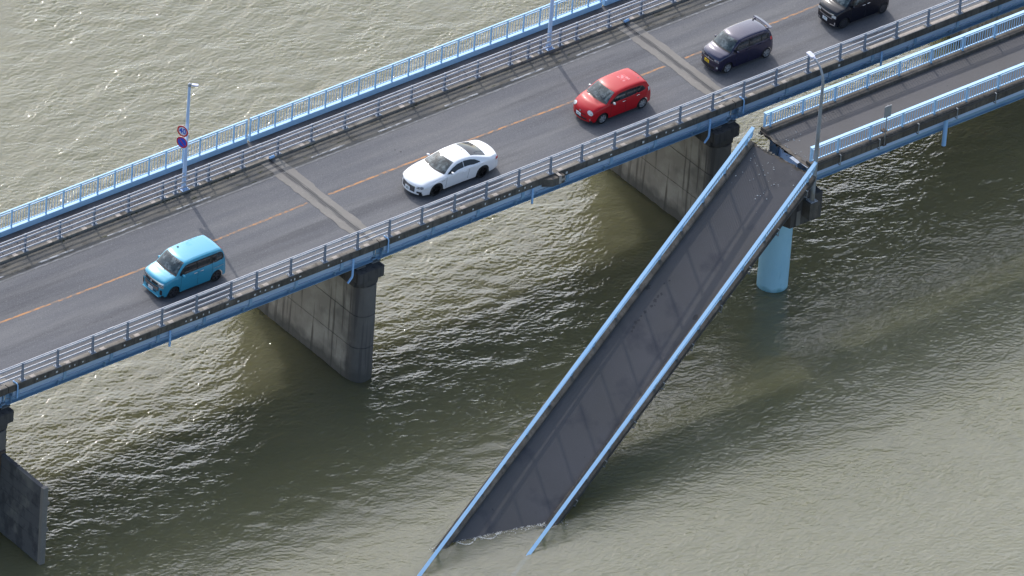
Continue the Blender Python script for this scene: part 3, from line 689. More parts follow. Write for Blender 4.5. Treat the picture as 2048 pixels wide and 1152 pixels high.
def foot_rail(label, mapf, v, Ln, u0=.05, p0=.3, nbal=13, first=0):
    root = Vector(mapf(u0, v, 0)); t = thing('railing', label, 'railing', tuple(root), 'pale blue railings of the footbridge')
    us = lin(u0, Ln, 40); H = RAILH
    def bar(name, v0, v1, w0, w1):
        mb = MB(); mb.sweep([(v+v0, w0), (v+v1, w0), (v+v1, w1), (v+v0, w1)], us, mapf); obj(name, mb, RAILBLUE, t)
    bar('handrail', -.085, .085, H-.055, H); bar('upper_bar', -.022, .022, H-.20, H-.165); bar('lower_bar', -.03, .03, .10, .135)
    pm = MB().box(-.045, .045, -.05, .05, -.03, H-.056).mesh('post', RAILBLUE, bevel=.004)
    em = MB().box(-.04, .04, -.05, .05, .10, H-.056).mesh('end_post', RAILBLUE, bevel=.004)
    bmh = MB().box(-.016, .016, -.014, .014, 0, H-.20-.135).mesh('baluster', RAILBLUE)
    def put(name, me, u, w_):
        fm = frame(mapf, u, v, w_); fm.translation = fm.translation-root; o = link(name, me, t); o.matrix_local = fm
    put('end_post', em, u0+.04, 0)
    stuff = MB(); cnt = 0; posts = []
    u = u0+p0
    while u < Ln-.1: put('post', pm, u, 0); posts.append(u); u += 2.0
    st = 2.0/nbal; u = u0+p0-2.0+st
    k = 1
    while u < Ln-.05:
        if u > u0+.12 and k % nbal:
            if cnt < 100: put('baluster', bmh, u, .135); cnt += 1
            else: stuff.sweep([(v-.014, .135), (v+.014, .135), (v+.014, H-.20), (v-.014, H-.20)], [u-.016, u+.016], mapf)
        u += st; k += 1
    if stuff.v: tag(obj('baluster_row', stuff, RAILBLUE, t), kind='stuff')
    return t
RAILH = .90
LI, LF = 24., 34.
footbridge('footbridge_span', 'standing footbridge span at the right with dark walkway and blue girders', map_int, LI, 0, False)
footbridge('collapsed_footbridge_span', 'fallen footbridge span sloping from the blue column down into the river', map_fal, LF, 0, True)
foot_rail('railing on the river side of the standing footbridge, nearest the viewer at the right', map_int, 1.74, LI, .05, .50+1.50-.3)
foot_rail('railing of the standing footbridge on the side facing the road bridge', map_int, -1.74, LI, .05, .40)
foot_rail('right railing of the fallen footbridge, starting at the grey lamp post', map_fal, 1.74, LF, -.1, .63)
foot_rail('left railing of the fallen footbridge, its upper end over the road bridge pier', map_fal, -1.74, LF, -.1, .50)

# column pier of the footbridge
add_dirt_shade(COLBLUE, 2, -.05, .22, (.10, .26, .30))
t = thing('footbridge_pier', 'round pale blue column with dark concrete cap under the footbridge', 'bridge pier', (20.9, -9.14, ZW))
mb = MB(); n = 48; cyl = lambda r: [(20.9+r*math.cos(2*math.pi*k/n), -9.14+r*math.sin(2*math.pi*k/n)) for k in range(n)]
mb.prism(cyl(.752), ZW-.25, -3.1, cyl(.74)); obj('column', mb, COLBLUE, t, smooth=True, ang=30)
mb = MB(); pr = [(-11.07, -1.33), (-11.07, -2.80), (-9.9, -3.12), (-8.4, -3.12), (-7.2, -2.80), (-7.2, -1.33)]; xa, xb = 19.95, 21.86
mb.add([(xa, y, z) for y, z in pr]+[(xb, y, z) for y, z in pr], [tuple(range(6)), tuple(range(11, 5, -1))]+[(i, (i+1) % 6, 6+(i+1) % 6, 6+i) for i in range(6)])
obj('cap_beam', mb, PIERD, t, bevel=.02)
mb = MB(); mb.box(20.62, 21.22, -11.62, -11.072, -2.25, -1.36); obj('lamp_plinth', mb, KERBFACE, t, bevel=.02)
mb = MB(); mb.box(20.3, 20.55, -11.085, -11.073, -2.78, -1.95); obj('pale_repair', mb, CONC_LIGHT, t)
for y in (-10.1, -8.1):
    mb = MB(); mb.box(21.2, 21.75, y-.3, y+.3, -1.329, -1.22); mb.box(21.3, 21.65, y-.16, y+.16, -1.22, -1.09); obj('bearing', mb, DARKST, t)
# grey lamp post on the plinth
lx, ly, lz = 20.93, -11.36, -1.36
t = thing('street_lamp', 'tall grey steel lamp post with curved arm standing at the footbridge column', 'street lamp', (lx, ly, lz))
mb = MB(); mb.box(lx-.2, lx+.2, ly-.2, ly+.2, lz, lz+.03); obj('base_plate', mb, GALV, t)
mb = MB()
for k in range(4):
    a = math.pi/4+k*math.pi/2; mb.tube([(lx+.21*math.cos(a), ly+.21*math.sin(a), lz+.03), (lx+.21*math.cos(a), ly+.21*math.sin(a), lz+.09)], .022, 6)
    c, s = math.cos(a-math.pi/4), math.sin(a-math.pi/4)
    mb.add([(lx+c*.09, ly+s*.09, lz+.03), (lx+c*.19, ly+s*.19, lz+.03), (lx+c*.09, ly+s*.09, lz+.35), (lx+c*.09-s*.01, ly+s*.09+c*.01, lz+.03), (lx+c*.19-s*.01, ly+s*.19+c*.01, lz+.03), (lx+c*.09-s*.01, ly+s*.09+c*.01, lz+.35)], [(0, 1, 2), (5, 4, 3), (0, 3, 4, 1), (1, 4, 5, 2), (2, 5, 3, 0)])
obj('bolts', mb, GALVP, t)
pts = [(lx, ly, lz+.03), (lx, ly, lz+2), (lx, ly, 2.5), (lx, ly, 5.35)]; rr = [.125, .115, .095, .07]
for k in range(1, 9):
    a = k/8*R(62); pts.append((lx, ly+1.0*(1-math.cos(a)), 5.35+1.0*math.sin(a))); rr.append(.07-.002*k)
a = R(62); ey, ez = ly+1.0*(1-math.cos(a)), 5.35+1.0*math.sin(a); pts.append((lx, ey+.25*math.sin(a), ez+.25*math.cos(a))); rr.append(.05)
mb = MB(); mb.tube(pts, rr, 16); obj('pole', mb, GALVP, t, smooth=True)
mb = MB(); mb.tube([(lx, ey+.18*math.sin(a), ez+.18*math.cos(a)), (lx, ey+.32*math.sin(a), ez+.30*math.cos(a))], .06, 10); obj('arm_joint', mb, LAMPW, t, smooth=True)
mb = MB(); hy, hz = ey+.27, ez+.10
vs = []
for yy, hw, z0, z1 in ((0, .07, -.03, .05), (.06, .12, -.03, .06), (.36, .13, .02, .11), (.45, .10, .05, .11)):
    vs += [(lx-hw, hy+yy, hz+z0), (lx+hw, hy+yy, hz+z0), (lx+hw, hy+yy, hz+z1), (lx-hw, hy+yy, hz+z1)]
mb.add(vs, [(4*i+k, 4*i+(k+1) % 4, 4*i+4+(k+1) % 4, 4*i+4+k) for i in range(3) for k in range(4)]+[(0, 1, 2, 3), (15, 14, 13, 12)])
obj('lamp_head', mb, LAMPW, t, bevel=.01)
mb = MB(); mb.tube([(lx+.13, ly+.05, .3), (lx+.2, ly+.05, -.1), (lx+.22, ly+.1, -.7), (lx+.15, ly+.15, -1.3)], .022, 6); obj('cable', mb, DARKST, t, smooth=True)
# small sign seen from behind on the outside of the standing footbridge
gx, gy = 25.45, -11.12
t = thing('waterway_sign', 'small grey rectangular sign seen from behind, clamped to the standing footbridge railing', 'sign', (gx, gy, 0))
mb = MB(); mb.tube([(gx, gy, .0), (gx, gy, 2.3)], .028, 10); obj('pole', mb, GALVP, t, smooth=True)
mb = MB(); mb.box(gx-.10, gx+.10, gy-.05, gy+.15, .0, .06); mb.box(gx-.12, gx+.1, gy-.02, gy+.22, .78, .84); obj('clamp', mb, RUSTY, t)
mb = MB(); mb.box(gx-.20, gx+.20, gy-.055, gy-.04, 1.66, 2.28); obj('plate', mb, SIGNBACK, t)
mb = MB()
for z in (1.66, 1.96, 2.26): mb.box(gx-.21, gx+.21, gy-.039, gy-.02, z, z+.03)
for x in (-.21, .18): mb.box(gx+x, gx+x+.03, gy-.039, gy-.021, 1.691, 2.26)
obj('frame', mb, GALVP, t)
# drain pipe of the footbridge
t = bpy.data.objects['footbridge_span']; obj('drain_pipe', MB().tube([(29.66, -10.75, -.2), (29.66, -10.75, -1.75)], .11, 14), PIPEBLUE, t, smooth=True)

# crumbs of concrete at the break
mb = MB()
def crumb(p, r):
    vs = [(p[0]+r*math.cos(a)*random.uniform(.7, 1.2), p[1]+r*math.sin(a)*random.uniform(.7, 1.2), p[2]) for a in lin(0, 5, 5)]+[(p[0], p[1], p[2]+r*1.1)]
    mb.add(vs, [(i, (i+1) % 5, 5) for i in range(5)])
for k in range(42): crumb(map_fal(abs(random.gauss(0, 1.5))+.3, random.uniform(-1.3, 1.3), -.158), random.choice([.012, .018, .03, .04]))
for k in range(26): crumb(map_int(abs(random.gauss(0, .9))+.15, random.uniform(-1.2, 1.4), -.158), random.choice([.012, .018, .03, .035]))
tag(obj('concrete_crumbs', mb, STONE), kind='stuff')

# damp spots on the fallen walkway
mb = MB()
for (u, v, r) in [(9.88, -.68, .06), (10.09, -.73, .07), (10.36, -.73, .09), (10.74, -.71, .08), (11.2, -.77, .07), (11.96, -.83, .09), (11.77, -.78, .06), (12.24, -.76, .08), (12.47, -.72, .06), (9.95, -1.40, .13), (10.02, 1.32, .13), (9.3, -.87, .04), (9.03, -.75, .04), (10.6, -.6, .03), (11.5, -.8, .04)]:
    n = 12; rr_ = [r*random.uniform(.55, 1.3) for _ in range(n)]; mb = MB()
    mb.add([map_fal(u+1.3*q*math.cos(2*math.pi*k/n), max(-1.44, min(1.44, v+q*math.sin(2*math.pi*k/n))), -.156) for k, q in enumerate(rr_)], [tuple(range(n))])
    sp_ = obj('damp_spot', mb, DAMP, bpy.data.objects['collapsed_footbridge_span'], recalc=False)
    if sp_.data.polygons[0].normal.z < 0: sp_.data.flip_normals()
# foam where the deck and the rails cut the water
def water_u(v, w_):
    a, b = 10., 33.9
    for _ in range(30):
        m_ = (a+b)/2
        if map_fal(m_, v, w_)[2] > ZW: a = m_
        else: b = m_
    return a
mb = MB()
def fleck(x, y, r):
    n = 6; a0 = random.uniform(0, 6); mb.add([(x+r*random.uniform(.5, 1.3)*math.cos(a0+k*1.047), y+r*random.uniform(.5, 1.3)*math.sin(a0+k*1.047), ZW+.05+random.uniform(0, .01)) for k in range(n)]+[(x, y, ZW+.05+r*.5)], [(k, (k+1) % n, n) for k in range(n)])
edge = [Vector(map_fal(water_u(v, -.16), v, -.16)) for v in lin(-1.45, 1.45, 30)]
fd_ = (Vector((-.3, -.95, 0))).normalized()
for k in range(420):
    i = random.random()*28.9; p_ = edge[int(i)].lerp(edge[int(i)+1], i % 1)
    dens = .35+.65*(.5+.5*math.sin(i*.9+1))**3
    if random.random() > dens: continue
    d = abs(random.gauss(0, .13))+.03; fleck(p_.x+fd_.x*d+random.gauss(0, .04), p_.y+fd_.y*d, random.uniform(.008, .028))
for (i0, i1, bow) in ((1, 7, .35), (8, 14, .30)):                 # two little curling wavelets
    for k in range(150):
        t_ = random.random(); p_ = edge[i0].lerp(edge[i1], t_); d = .10+bow*math.sin(math.pi*t_)+random.gauss(0, .02)
        fleck(p_.x+fd_.x*d, p_.y+fd_.y*d, random.uniform(.008, .024))
for v in (-1.95, 1.95, 1.45):
    p_ = Vector(map_fal(water_u(v, -.1), v, -.1))
    for k in range(60): fleck(p_.x+random.gauss(0, .16), p_.y+random.gauss(-.1, .14), random.uniform(.006, .022))
tag(obj('foam', mb, FOAM, recalc=False), kind='stuff')
# torn steel and broken edge pieces at the break
t = bpy.data.objects['footbridge_span']
mb = MB()
for k in range(9):
    v = -1.6+.4*k+random.uniform(-.1, .1); a_ = Vector(map_int(.05, v, -.24)); mb.tube([a_, a_+Vector((-.14, random.uniform(-.04, .04), .02)), a_+Vector((-random.uniform(.2, .34), random.uniform(-.1, .1), random.uniform(-.14, .05)))], .011, 5)
obj('torn_rebar', mb, RUSTY, t)
mb = MB(); mb.box(20.70, 20.90, -10.35, -9.75, .255, .27); mb.box(20.86, 20.98, -10.9, -10.3, .23, .27); obj('joint_plate', mb, GALVD, t)
mb = MB(); random.seed(5)
for k in range(34):
    v = random.uniform(-1.85, 1.85); x, y, z = map_int(random.uniform(-.08, .05), v, random.uniform(-.30, -.14)); r = random.uniform(.03, .09)
    mb.add([(x+r*random.uniform(-1.2, 1), y+r*random.uniform(-1, 1), z+r*random.uniform(-.8, .6)) for _ in range(4)], [(0, 1, 2), (0, 2, 3), (0, 3, 1), (1, 3, 2)])
obj('broken_edge', mb, KERB, t)
t = bpy.data.objects['collapsed_footbridge_span']; mb = MB()
for k in range(40):
    v = random.uniform(-1.85, 1.85); x, y, z = map_fal(random.uniform(-.06, .10), v, random.uniform(-.30, -.13)); r = random.uniform(.03, .09)
    mb.add([(x+r*random.uniform(-1, 1), y+r*random.uniform(-1, 1), z+r*random.uniform(-.8, .6)) for _ in range(4)], [(0, 1, 2), (0, 2, 3), (0, 3, 1), (1, 3, 2)])
obj('broken_edge', mb, KERB, t)
# drifting twig
mb = MB(); a = Vector((0, 0, 0))
mb.tube([(-8.05, -27.9, ZW+.03), (-7.7, -28.1, ZW+.04), (-7.3, -28.3, ZW+.03)], [.02, .03, .015], 6)
tag(obj('twig', mb, RUSTY, smooth=True), 'thin brown twig floating near the foot of the fallen span', 'twig')
#CARSBEGIN
# ------------------------------------------------------------------ cars
GLASS = mat('car_glass', (.03, .045, .05), .05, spec=.6, layers=[((.16, .19, .20), (2.6, 3.4, 3), 4, .48, .62, .8), ((.006, .01, .012), (3.5, 4, 3), 4, .50, .60, .85)])
GLASSD = mat('tinted_car_glass', (.012, .013, .017), .08, spec=.5, layers=[((.03, .033, .04), 2, 2, .45, .65, .5)])
BLACKP = mat('black_trim', (.012, .012, .014), .45)
RUBBER = mat('tyre_rubber', (.018, .018, .019), .8)
ALLOY = mat('wheel_alloy', (.50, .51, .53), .35, metal=.6)
ALLOYD = mat('dark_wheel_alloy', (.09, .09, .10), .35, metal=.6)
BLACKW = mat('black_wheel', (.012, .012, .013), .35, metal=.3)
CHROME = mat('chrome', (.75, .75, .78), .15, metal=1)
HEADL = mat('headlamp_lens', (.62, .63, .62), .12, spec=.8, coat=1, layers=[((.25, .26, .27), 14, 2, .5, .6, .8)])
HEADD = mat('dark_headlamp_lens', (.16, .16, .17), .1, spec=.8, coat=1, layers=[((.6, .6, .6), 16, 2, .55, .6, .9)])
TAILR = mat('tail_lamp_red', (.55, .02, .03), .15, coat=1)
PLATEW = mat('white_licence_plate', (.74, .76, .80), .5); PLATEY = mat('yellow_licence_plate', (.85, .55, .02), .5)
PLATEG = mat('plate_lettering', (.12, .25, .22), .6); PLATEK = mat('plate_lettering_dark', (.10, .08, .02), .6)
SEAM = mat('panel_gap', (.02, .02, .022), .8)

def pl_(pts, x):
    if x <= pts[0][0]: return pts[0][1]
    for (a, b), (c, d) in zip(pts, pts[1:]):
        if x <= c: return b+(d-b)*(x-a)/(c-a) if c > a else d
    return pts[-1][1]
def smooth_pts(P, n=5):
    """Catmull-Rom (centripetal-ish, clamped) resampling of a 2-D polyline, x kept increasing"""
    out = []
    for i in range(len(P)-1):
        p0 = P[max(i-1, 0)]; p1 = P[i]; p2 = P[i+1]; p3 = P[min(i+2, len(P)-1)]
        for k in range(n):
            t = k/n; h = []
            for c in (0, 1):
                m1 = (p2[c]-p0[c])*.5; m2 = (p3[c]-p1[c])*.5
                d = abs(p2[c]-p1[c])*1.5
                m1 = max(-d, min(d, m1)); m2 = max(-d, min(d, m2))
                h.append((2*t**3-3*t*t+1)*p1[c]+(t**3-2*t*t+t)*m1+(-2*t**3+3*t*t)*p2[c]+(t**3-t*t)*m2)
            out.append(tuple(h))
    out.append(P[-1]); r = [out[0]]
    for p in out[1:]: r.append((max(p[0], r[-1][0]+.0015), p[1]))
    return r

class Car:
    def __init__(s, name, label, cat, loc, L, W, prof, belt, wheels, rw, paint, crown, bow, hw, tumble, sill=.20, lean=.02, glass_x=None, shoulder=.02):
        s.L, s.W = L, W; s.P = smooth_pts(prof, 5); s.belt = belt; s.wh = wheels; s.rw = rw; s.paint = paint
        s.crown = crown; s.bow = bow; s.hw = hw; s.tumble = tumble; s.sill = sill; s.shoulder = shoulder
        s.root = thing(name, label, cat, loc, None); s.off = Vector(loc)
        s.body()
    def Y(s, x, z):
        w_ = s.W/2*pl_(s.hw, x); b = pl_(s.belt, x)
        if z > b: w_ -= s.shoulder*min(1, (z-b)/.03)+(z-b)*s.tumble
        else:
            t = (b-z)/max(.1, b-s.sill); w_ -= .035*t**3+.012*(1-t)**2*0
            w_ += -.018*math.exp(-((z-(s.sill+.55*(b-s.sill)))/.06)**2)*.4
        return max(w_, .05)
    def zs(s, x):
        z = s.sill+(.10 if x < .12 else 0)
        for xw in s.wh:
            ra = s.rw+.05
            if abs(x-xw) < ra: z = max(z, s.rw+math.sqrt(ra*ra-(x-xw)**2)*1.0)
        return z
    def strip(s, i, v):
        """i: float station, v 0 edge .. 1 centre"""
        i0 = int(min(max(math.floor(i), 0), len(s.P)-2)); f = i-i0
        x = s.P[i0][0]*(1-f)+s.P[i0+1][0]*f; z = s.P[i0][1]*(1-f)+s.P[i0+1][1]*f
        zt = max(z, s.sill+.001); ye = s.Y(x, zt); fil, cr = pl_([(a, b) for a, b, c in s.crown], x), pl_([(a, c) for a, b, c in s.crown], x)
        vv = min(v/.16, 1); rise = fil*(1-(1-vv)**2)+cr*(1-(1-v)**2)
        bw = pl_(s.bow, x)
        y = ye*(1-v)+ (0)
        return Vector((x-bw*(1-(1-v)**2), y, zt+rise))
    def st(s, x):
        for i in range(len(s.P)-1):
            if s.P[i+1][0] >= x: return i+(x-s.P[i][0])/(s.P[i+1][0]-s.P[i][0])
        return len(s.P)-1
    def body(s):
        K, V = 12, 10; xs = []
        # refine stations around the wheel arches
        stn = []
        for i in range(len(s.P)-1):
            d = s.P[i+1][0]-s.P[i][0]; n = max(1, int(d/.045))
            stn += [i+k/n for k in range(n)]
        stn.append(len(s.P)-1)
        mb = MB(); rows = []
        for sti in stn:
            e = s.strip(sti, 0); z0 = min(s.zs(e.x), e.z-.004); ring = []
            for k in range(K):
                z = z0+(e.z-z0)*k/(K-1); ring.append(Vector((e.x, s.Y(e.x, z), z)))
            for k in range(1, V+1): ring.append(s.strip(sti, (k/V)**1.5))
            rows.append(ring)
        n = len(rows[0])
        for sg in (-1, 1):
            o = len(mb.v); vs = [(p.x, p.y*sg, p.z) for r in rows for p in r]; fs = []
            for i in range(len(rows)-1):
                for k in range(n-1):
                    f = (i*n+k, (i+1)*n+k, (i+1)*n+k+1, i*n+k+1); fs.append(f if sg > 0 else f[::-1])
            mb.add(vs, fs)
        bm = bmesh.new(); vv = [bm.verts.new(v) for v in mb.v]
        for f in mb.f: bm.faces.new([vv[i] for i in f])
        bmesh.ops.remove_doubles(bm, verts=bm.verts, dist=.0006); bmesh.ops.recalc_face_normals(bm, faces=bm.faces)
        me = bpy.data.meshes.new('body'); bm.to_mesh(me); bm.free(); me.materials.append(s.paint)
        me.polygons.foreach_set('use_smooth', [True]*len(me.polygons)); me.set_sharp_from_angle(angle=R(38))
        s.bodyo = link('body', me, s.root)
        from mathutils.bvhtree import BVHTree
        s.bvh = BVHTree.FromPolygons([v.co.copy() for v in me.vertices], [tuple(p.vertices) for p in me.polygons])
        m2 = MB(); m2.box(.25, s.L-.2, -s.W/2+.30, s.W/2-.30, .17, .62); m2.box(s.wh[0]+s.rw+.08, s.wh[1]-s.rw-.08, -s.W/2+.06, s.W/2-.06, .18, .55); s.add('underbody', m2, BLACKP)
    def add(s, name, mb, m, parent=None, **k):
        return link(name, mb.mesh(name, m, **k), parent or s.root)
    def grid(s, P, name, m, parent=None, nu=10, nv=5, off=.006, flip=None, sides=(1,)):
        """P(a,b)->Vector on the +y half; builds an offset patch for each side"""
        for sg in sides:
            vs = []; fs = []
            for i in range(nu+1):
                for j in range(nv+1):
                    a, b = i/nu, j/nv; e = 1e-3
                    p = P(a, b); pa = P(min(a+e, 1), b)-P(max(a-e, 0), b); pb = P(a, min(b+e, 1))-P(a, max(b-e, 0))
                    nn = pa.cross(pb)
                    if nn.length < 1e-12: nn = Vector((0, 1, 0))
                    nn.normalize()
                    ctr = Vector((s.L/2, 0, .5))
                    if nn.dot(p-ctr) < 0: nn = -nn
                    q = p+nn*off; vs.append((q.x, q.y*sg, q.z))
            for i in range(nu):
                for j in range(nv):
                    a = i*(nv+1)+j; fs.append((a, a+nv+1, a+nv+2, a+1))
            mb = MB(); mb.add(vs, fs); me = mb.mesh(name, m, recalc=True, smooth=True)
            # orient outward
            pn = me.polygons[len(me.polygons)//2]
            if pn.normal.dot(pn.center-Vector((s.L/2, 0, .5))) < 0: me.flip_normals()
            o = link(name, me, parent or s.root)
        return o
    def top_patch(s, name, m, xa, xb, v0=.14, parent=None, off=.006, va=None, vb=None, **k):
        """full-width patch over the top strip between edge stations xa..xb; v margin va at xa, vb at xb"""
        ia, ib = s.st(xa), s.st(xb); va = v0 if va is None else va; vb = v0 if vb is None else vb
        vs = []; fs = []; nu, nv = 14, 16
        for i in range(nu+1):
            a = i/nu; v_ = va+(vb-va)*a
            for j in range(nv+1):
                t = -1+2*j/nv; v = 1-(1-v_)*abs(t); sg = 1 if t >= 0 else -1
                p = s.strip(ia+(ib-ia)*a, v); p2 = s.strip(min(ia+(ib-ia)*a+.05, len(s.P)-1), v); p1 = s.strip(max(ia+(ib-ia)*a-.05, 0), v)
                d = (p2-p1); nn = Vector((-d.z, 0, d.x)).normalized()
                q = p+nn*off; vs.append((q.x, q.y*sg, q.z))
        for i in range(nu):
            for j in range(nv):
                a = i*(nv+1)+j; fs.append((a, a+nv+1, a+nv+2, a+1))
        mb = MB(); mb.add(vs, fs); me = mb.mesh(name, m, recalc=True, smooth=True)
        pn = me.polygons[len(me.polygons)//2]
        if pn.normal.z < 0 and abs(pn.normal.z) > .1: me.flip_normals()
        return link(name, me, parent or s.root)
    def side_patch(s, name, m, lo, hi, xa, xb, off=.006, n=14, parent=None, sides=(-1, 1), nv=4):
        def P(a, b):
            x = xa+(xb-xa)*a; z0, z1 = pl_(lo, x), pl_(hi, x); z = z0+(max(z1, z0+.002)-z0)*b
            return Vector((x, s.Y(x, z), z))
        return s.grid(P, name, m, parent, n, nv, off, sides=sides)
    def ray_patch(s, name, m, quad, d, off=.006, nu=8, nv=4, parent=None, mirror=False, oval=False):
        d = Vector(d).normalized()
        for sg in ((1, -1) if mirror else (1,)):
            vs = []; ok = True; A, B, C_, D = [Vector(q) for q in quad]
            for i in range(nu+1):
                for j in range(nv+1):
                    a, b = i/nu, j/nv
                    if oval:
                        xx, yy = 2*a-1, 2*b-1; a, b = .5+.5*xx*math.sqrt(1-yy*yy/2), .5+.5*yy*math.sqrt(1-xx*xx/2)
                    p = (A*(1-a)+B*a)*(1-b)+(D*(1-a)+C_*a)*b
                    h = s.bvh.ray_cast(p-d*3, d)
                    q = h[0]-d*off if h[0] is not None else p
                    vs.append((q.x, q.y*sg, q.z))
            fs = [(i*(nv+1)+j, (i+1)*(nv+1)+j, (i+1)*(nv+1)+j+1, i*(nv+1)+j+1) for i in range(nu) for j in range(nv)]
            mb = MB(); mb.add(vs, fs); me = mb.mesh(name, m, smooth=True)
            dd = Vector((d.x, d.y*sg, d.z)); pn = me.polygons[len(me.polygons)//2]
            if pn.normal.dot(dd) > 0: me.flip_normals()
            o = link(name, me, parent or s.root)
        return o
    def front(s, name, m, y0, y1, z0, z1, off=.008, mirror=False, sl=0, d=(1, 0, 0), **k):
        return s.ray_patch(name, m, [(0, y0, z0), (0, y1, z0+sl), (0, y1, z1+sl), (0, y0, z1)], d, off, mirror=mirror, **k)
    def wheels(s, rim, spokes=5, rr=.66, tw=.18, double=False):
        tm = MB(); prof = [(-tw/2, rr*s.rw), (-tw/2, s.rw*.9), (-tw/2+.025, s.rw), (tw/2-.025, s.rw), (tw/2, s.rw*.9), (tw/2, rr*s.rw)]; n = 36
        vs = [(r*math.cos(2*math.pi*k/n), y, r*math.sin(2*math.pi*k/n)) for k in range(n) for y, r in prof]; m_ = len(prof)
        tm.add(vs, [(k*m_+j, ((k+1) % n)*m_+j, ((k+1) % n)*m_+(j+1) % m_, k*m_+(j+1) % m_) for k in range(n) for j in range(m_)])
        tme = tm.mesh('tyre', RUBBER, smooth=True)
        rm = MB(); R0 = rr*s.rw
        for k in range(spokes):
            a = 2*math.pi*k/spokes
            for da in ((-.16, .16) if double else (0,)):
                ca, sa = math.cos(a+da), math.sin(a+da); h = (.022 if double else .036)
                q = [(.03, h*.8), (R0*.96, h*1.25), (R0*.96, -h*1.25), (.03, -h*.8)]
                vs = [(ca*r-sa*t, -.062, sa*r+ca*t) for r, t in q]+[(ca*r-sa*t, -.03, sa*r+ca*t) for r, t in q]
                rm.add(vs, [(0, 1, 2, 3), (7, 6, 5, 4)]+[(i, 4+i, 4+(i+1) % 4, (i+1) % 4) for i in range(4)])
        for (ra, rb, ya, yb) in ((R0*.90, R0*1.0, -.075, .06), (0.001, .055, -.07, -.03)):
            vs = []
            for k in range(n):
                c, s_ = math.cos(2*math.pi*k/n), math.sin(2*math.pi*k/n)
                vs += [(ra*c, ya, ra*s_), (rb*c, ya, rb*s_), (rb*c, yb, rb*s_), (ra*c, yb, ra*s_)]
            rm.add(vs, [(4*k+j, 4*((k+1) % n)+j, 4*((k+1) % n)+(j+1) % 4, 4*k+(j+1) % 4) for k in range(n) for j in range(4)])
        rme = rm.mesh('rim', rim)
        dm = MB(); dm.prism([(R0*.93*math.cos(2*math.pi*k/n), R0*.93*math.sin(2*math.pi*k/n)) for k in range(n)], 0, .02); dm.v = [(x, z+.0, y) for x, y, z in dm.v]
        dme = dm.mesh('brake_disc', BLACKP)
        for xw in s.wh:
            for sg in (-1, 1):
                e = bpy.data.objects.new('wheel', None); C.objects.link(e); e.parent = s.root; e.location = (xw, sg*(s.W/2-tw/2-.025), s.rw); e.empty_display_size = .1
                if sg > 0: e.rotation_euler.z = math.pi
                link('tyre', tme, e); link('rim', rme, e); link('brake_disc', dme, e)
    def mirror_(s, x, z, m, size=(.12, .20, .14)):
        for sg in (-1, 1):
            y = s.Y(x, z)*sg; mb = MB(); a, b, c = size; n = 10; vs = []
            for i in range(6):
                t = i/5; r = math.sin(math.pi*(.12+.80*t))**.6; yy = y+sg*(.03+b*t)
                for k in range(n):
                    q = 2*math.pi*k/n; vs.append((x+a/2*r*math.cos(q)-(.02*t), yy, z+.04+c/2*r*math.sin(q)))
            mb.add(vs, [(i*n+k, i*n+(k+1) % n, (i+1)*n+(k+1) % n, (i+1)*n+k) for i in range(5) for k in range(n)]+[tuple(range(n)), tuple(5*n+k for k in range(n))])
            o = s.add('wing_mirror', mb, m, smooth=True)
            m2 = MB(); m2.box(x-.03, x+.05, min(y, y+sg*.08), max(y, y+sg*.08), z-.05, z+.0); s.add('mirror_arm', m2, BLACKP, o)
    def handle(s, x, z, m):
        for sg in (-1, 1):
            y = s.Y(x, z)*sg; m2 = MB(); m2.box(x-.09, x+.09, min(y+sg*.012, y+sg*.045), max(y+sg*.012, y+sg*.045), z-.018, z+.018); s.add('door_handle', m2, m, bevel=.006)
    def seam(s, x, z0, z1, dx=0):
        s.grid(lambda a, b: Vector((x+dx*b+(a-.5)*.014, s.Y(x+dx*b, z0+(z1-z0)*b), z0+(z1-z0)*b)), 'door_gap', SEAM, None, 1, 8, .002, sides=(-1, 1))
    def plate(s, y, z, m, ink, x=-.03):
        mb = MB(); mb.box(x, x+.012, y-.165, y+.165, z-.083, z+.083); o = s.add('licence_plate', mb, m)
        h = s.bvh.ray_cast(Vector((-1, y, z)), Vector((1, 0, 0))); x0 = h[0].x-.018 if h[0] is not None else x
        o.location.x = x0-x-.0
        m2 = MB()
        for yy, w_, zz, h_ in ((-.05, .035, .045, .03), (0.0, .05, .045, .03), (-.08, .02, -.02, .06), (-.035, .02, -.02, .06), (.035, .02, -.02, .06), (.08, .02, -.02, .06)):
            m2.box(x-.003, x-.0005, y+yy-w_/2, y+yy+w_/2, z+zz-h_/2, z+zz+h_/2)
        s.add('lettering', m2, ink, o)

def paint(name, c, rough=.28, metal=0., coat=.8, spec=.5, layers=()): return mat(name, c, rough, metal=metal, coat=coat, spec=spec, layers=layers)

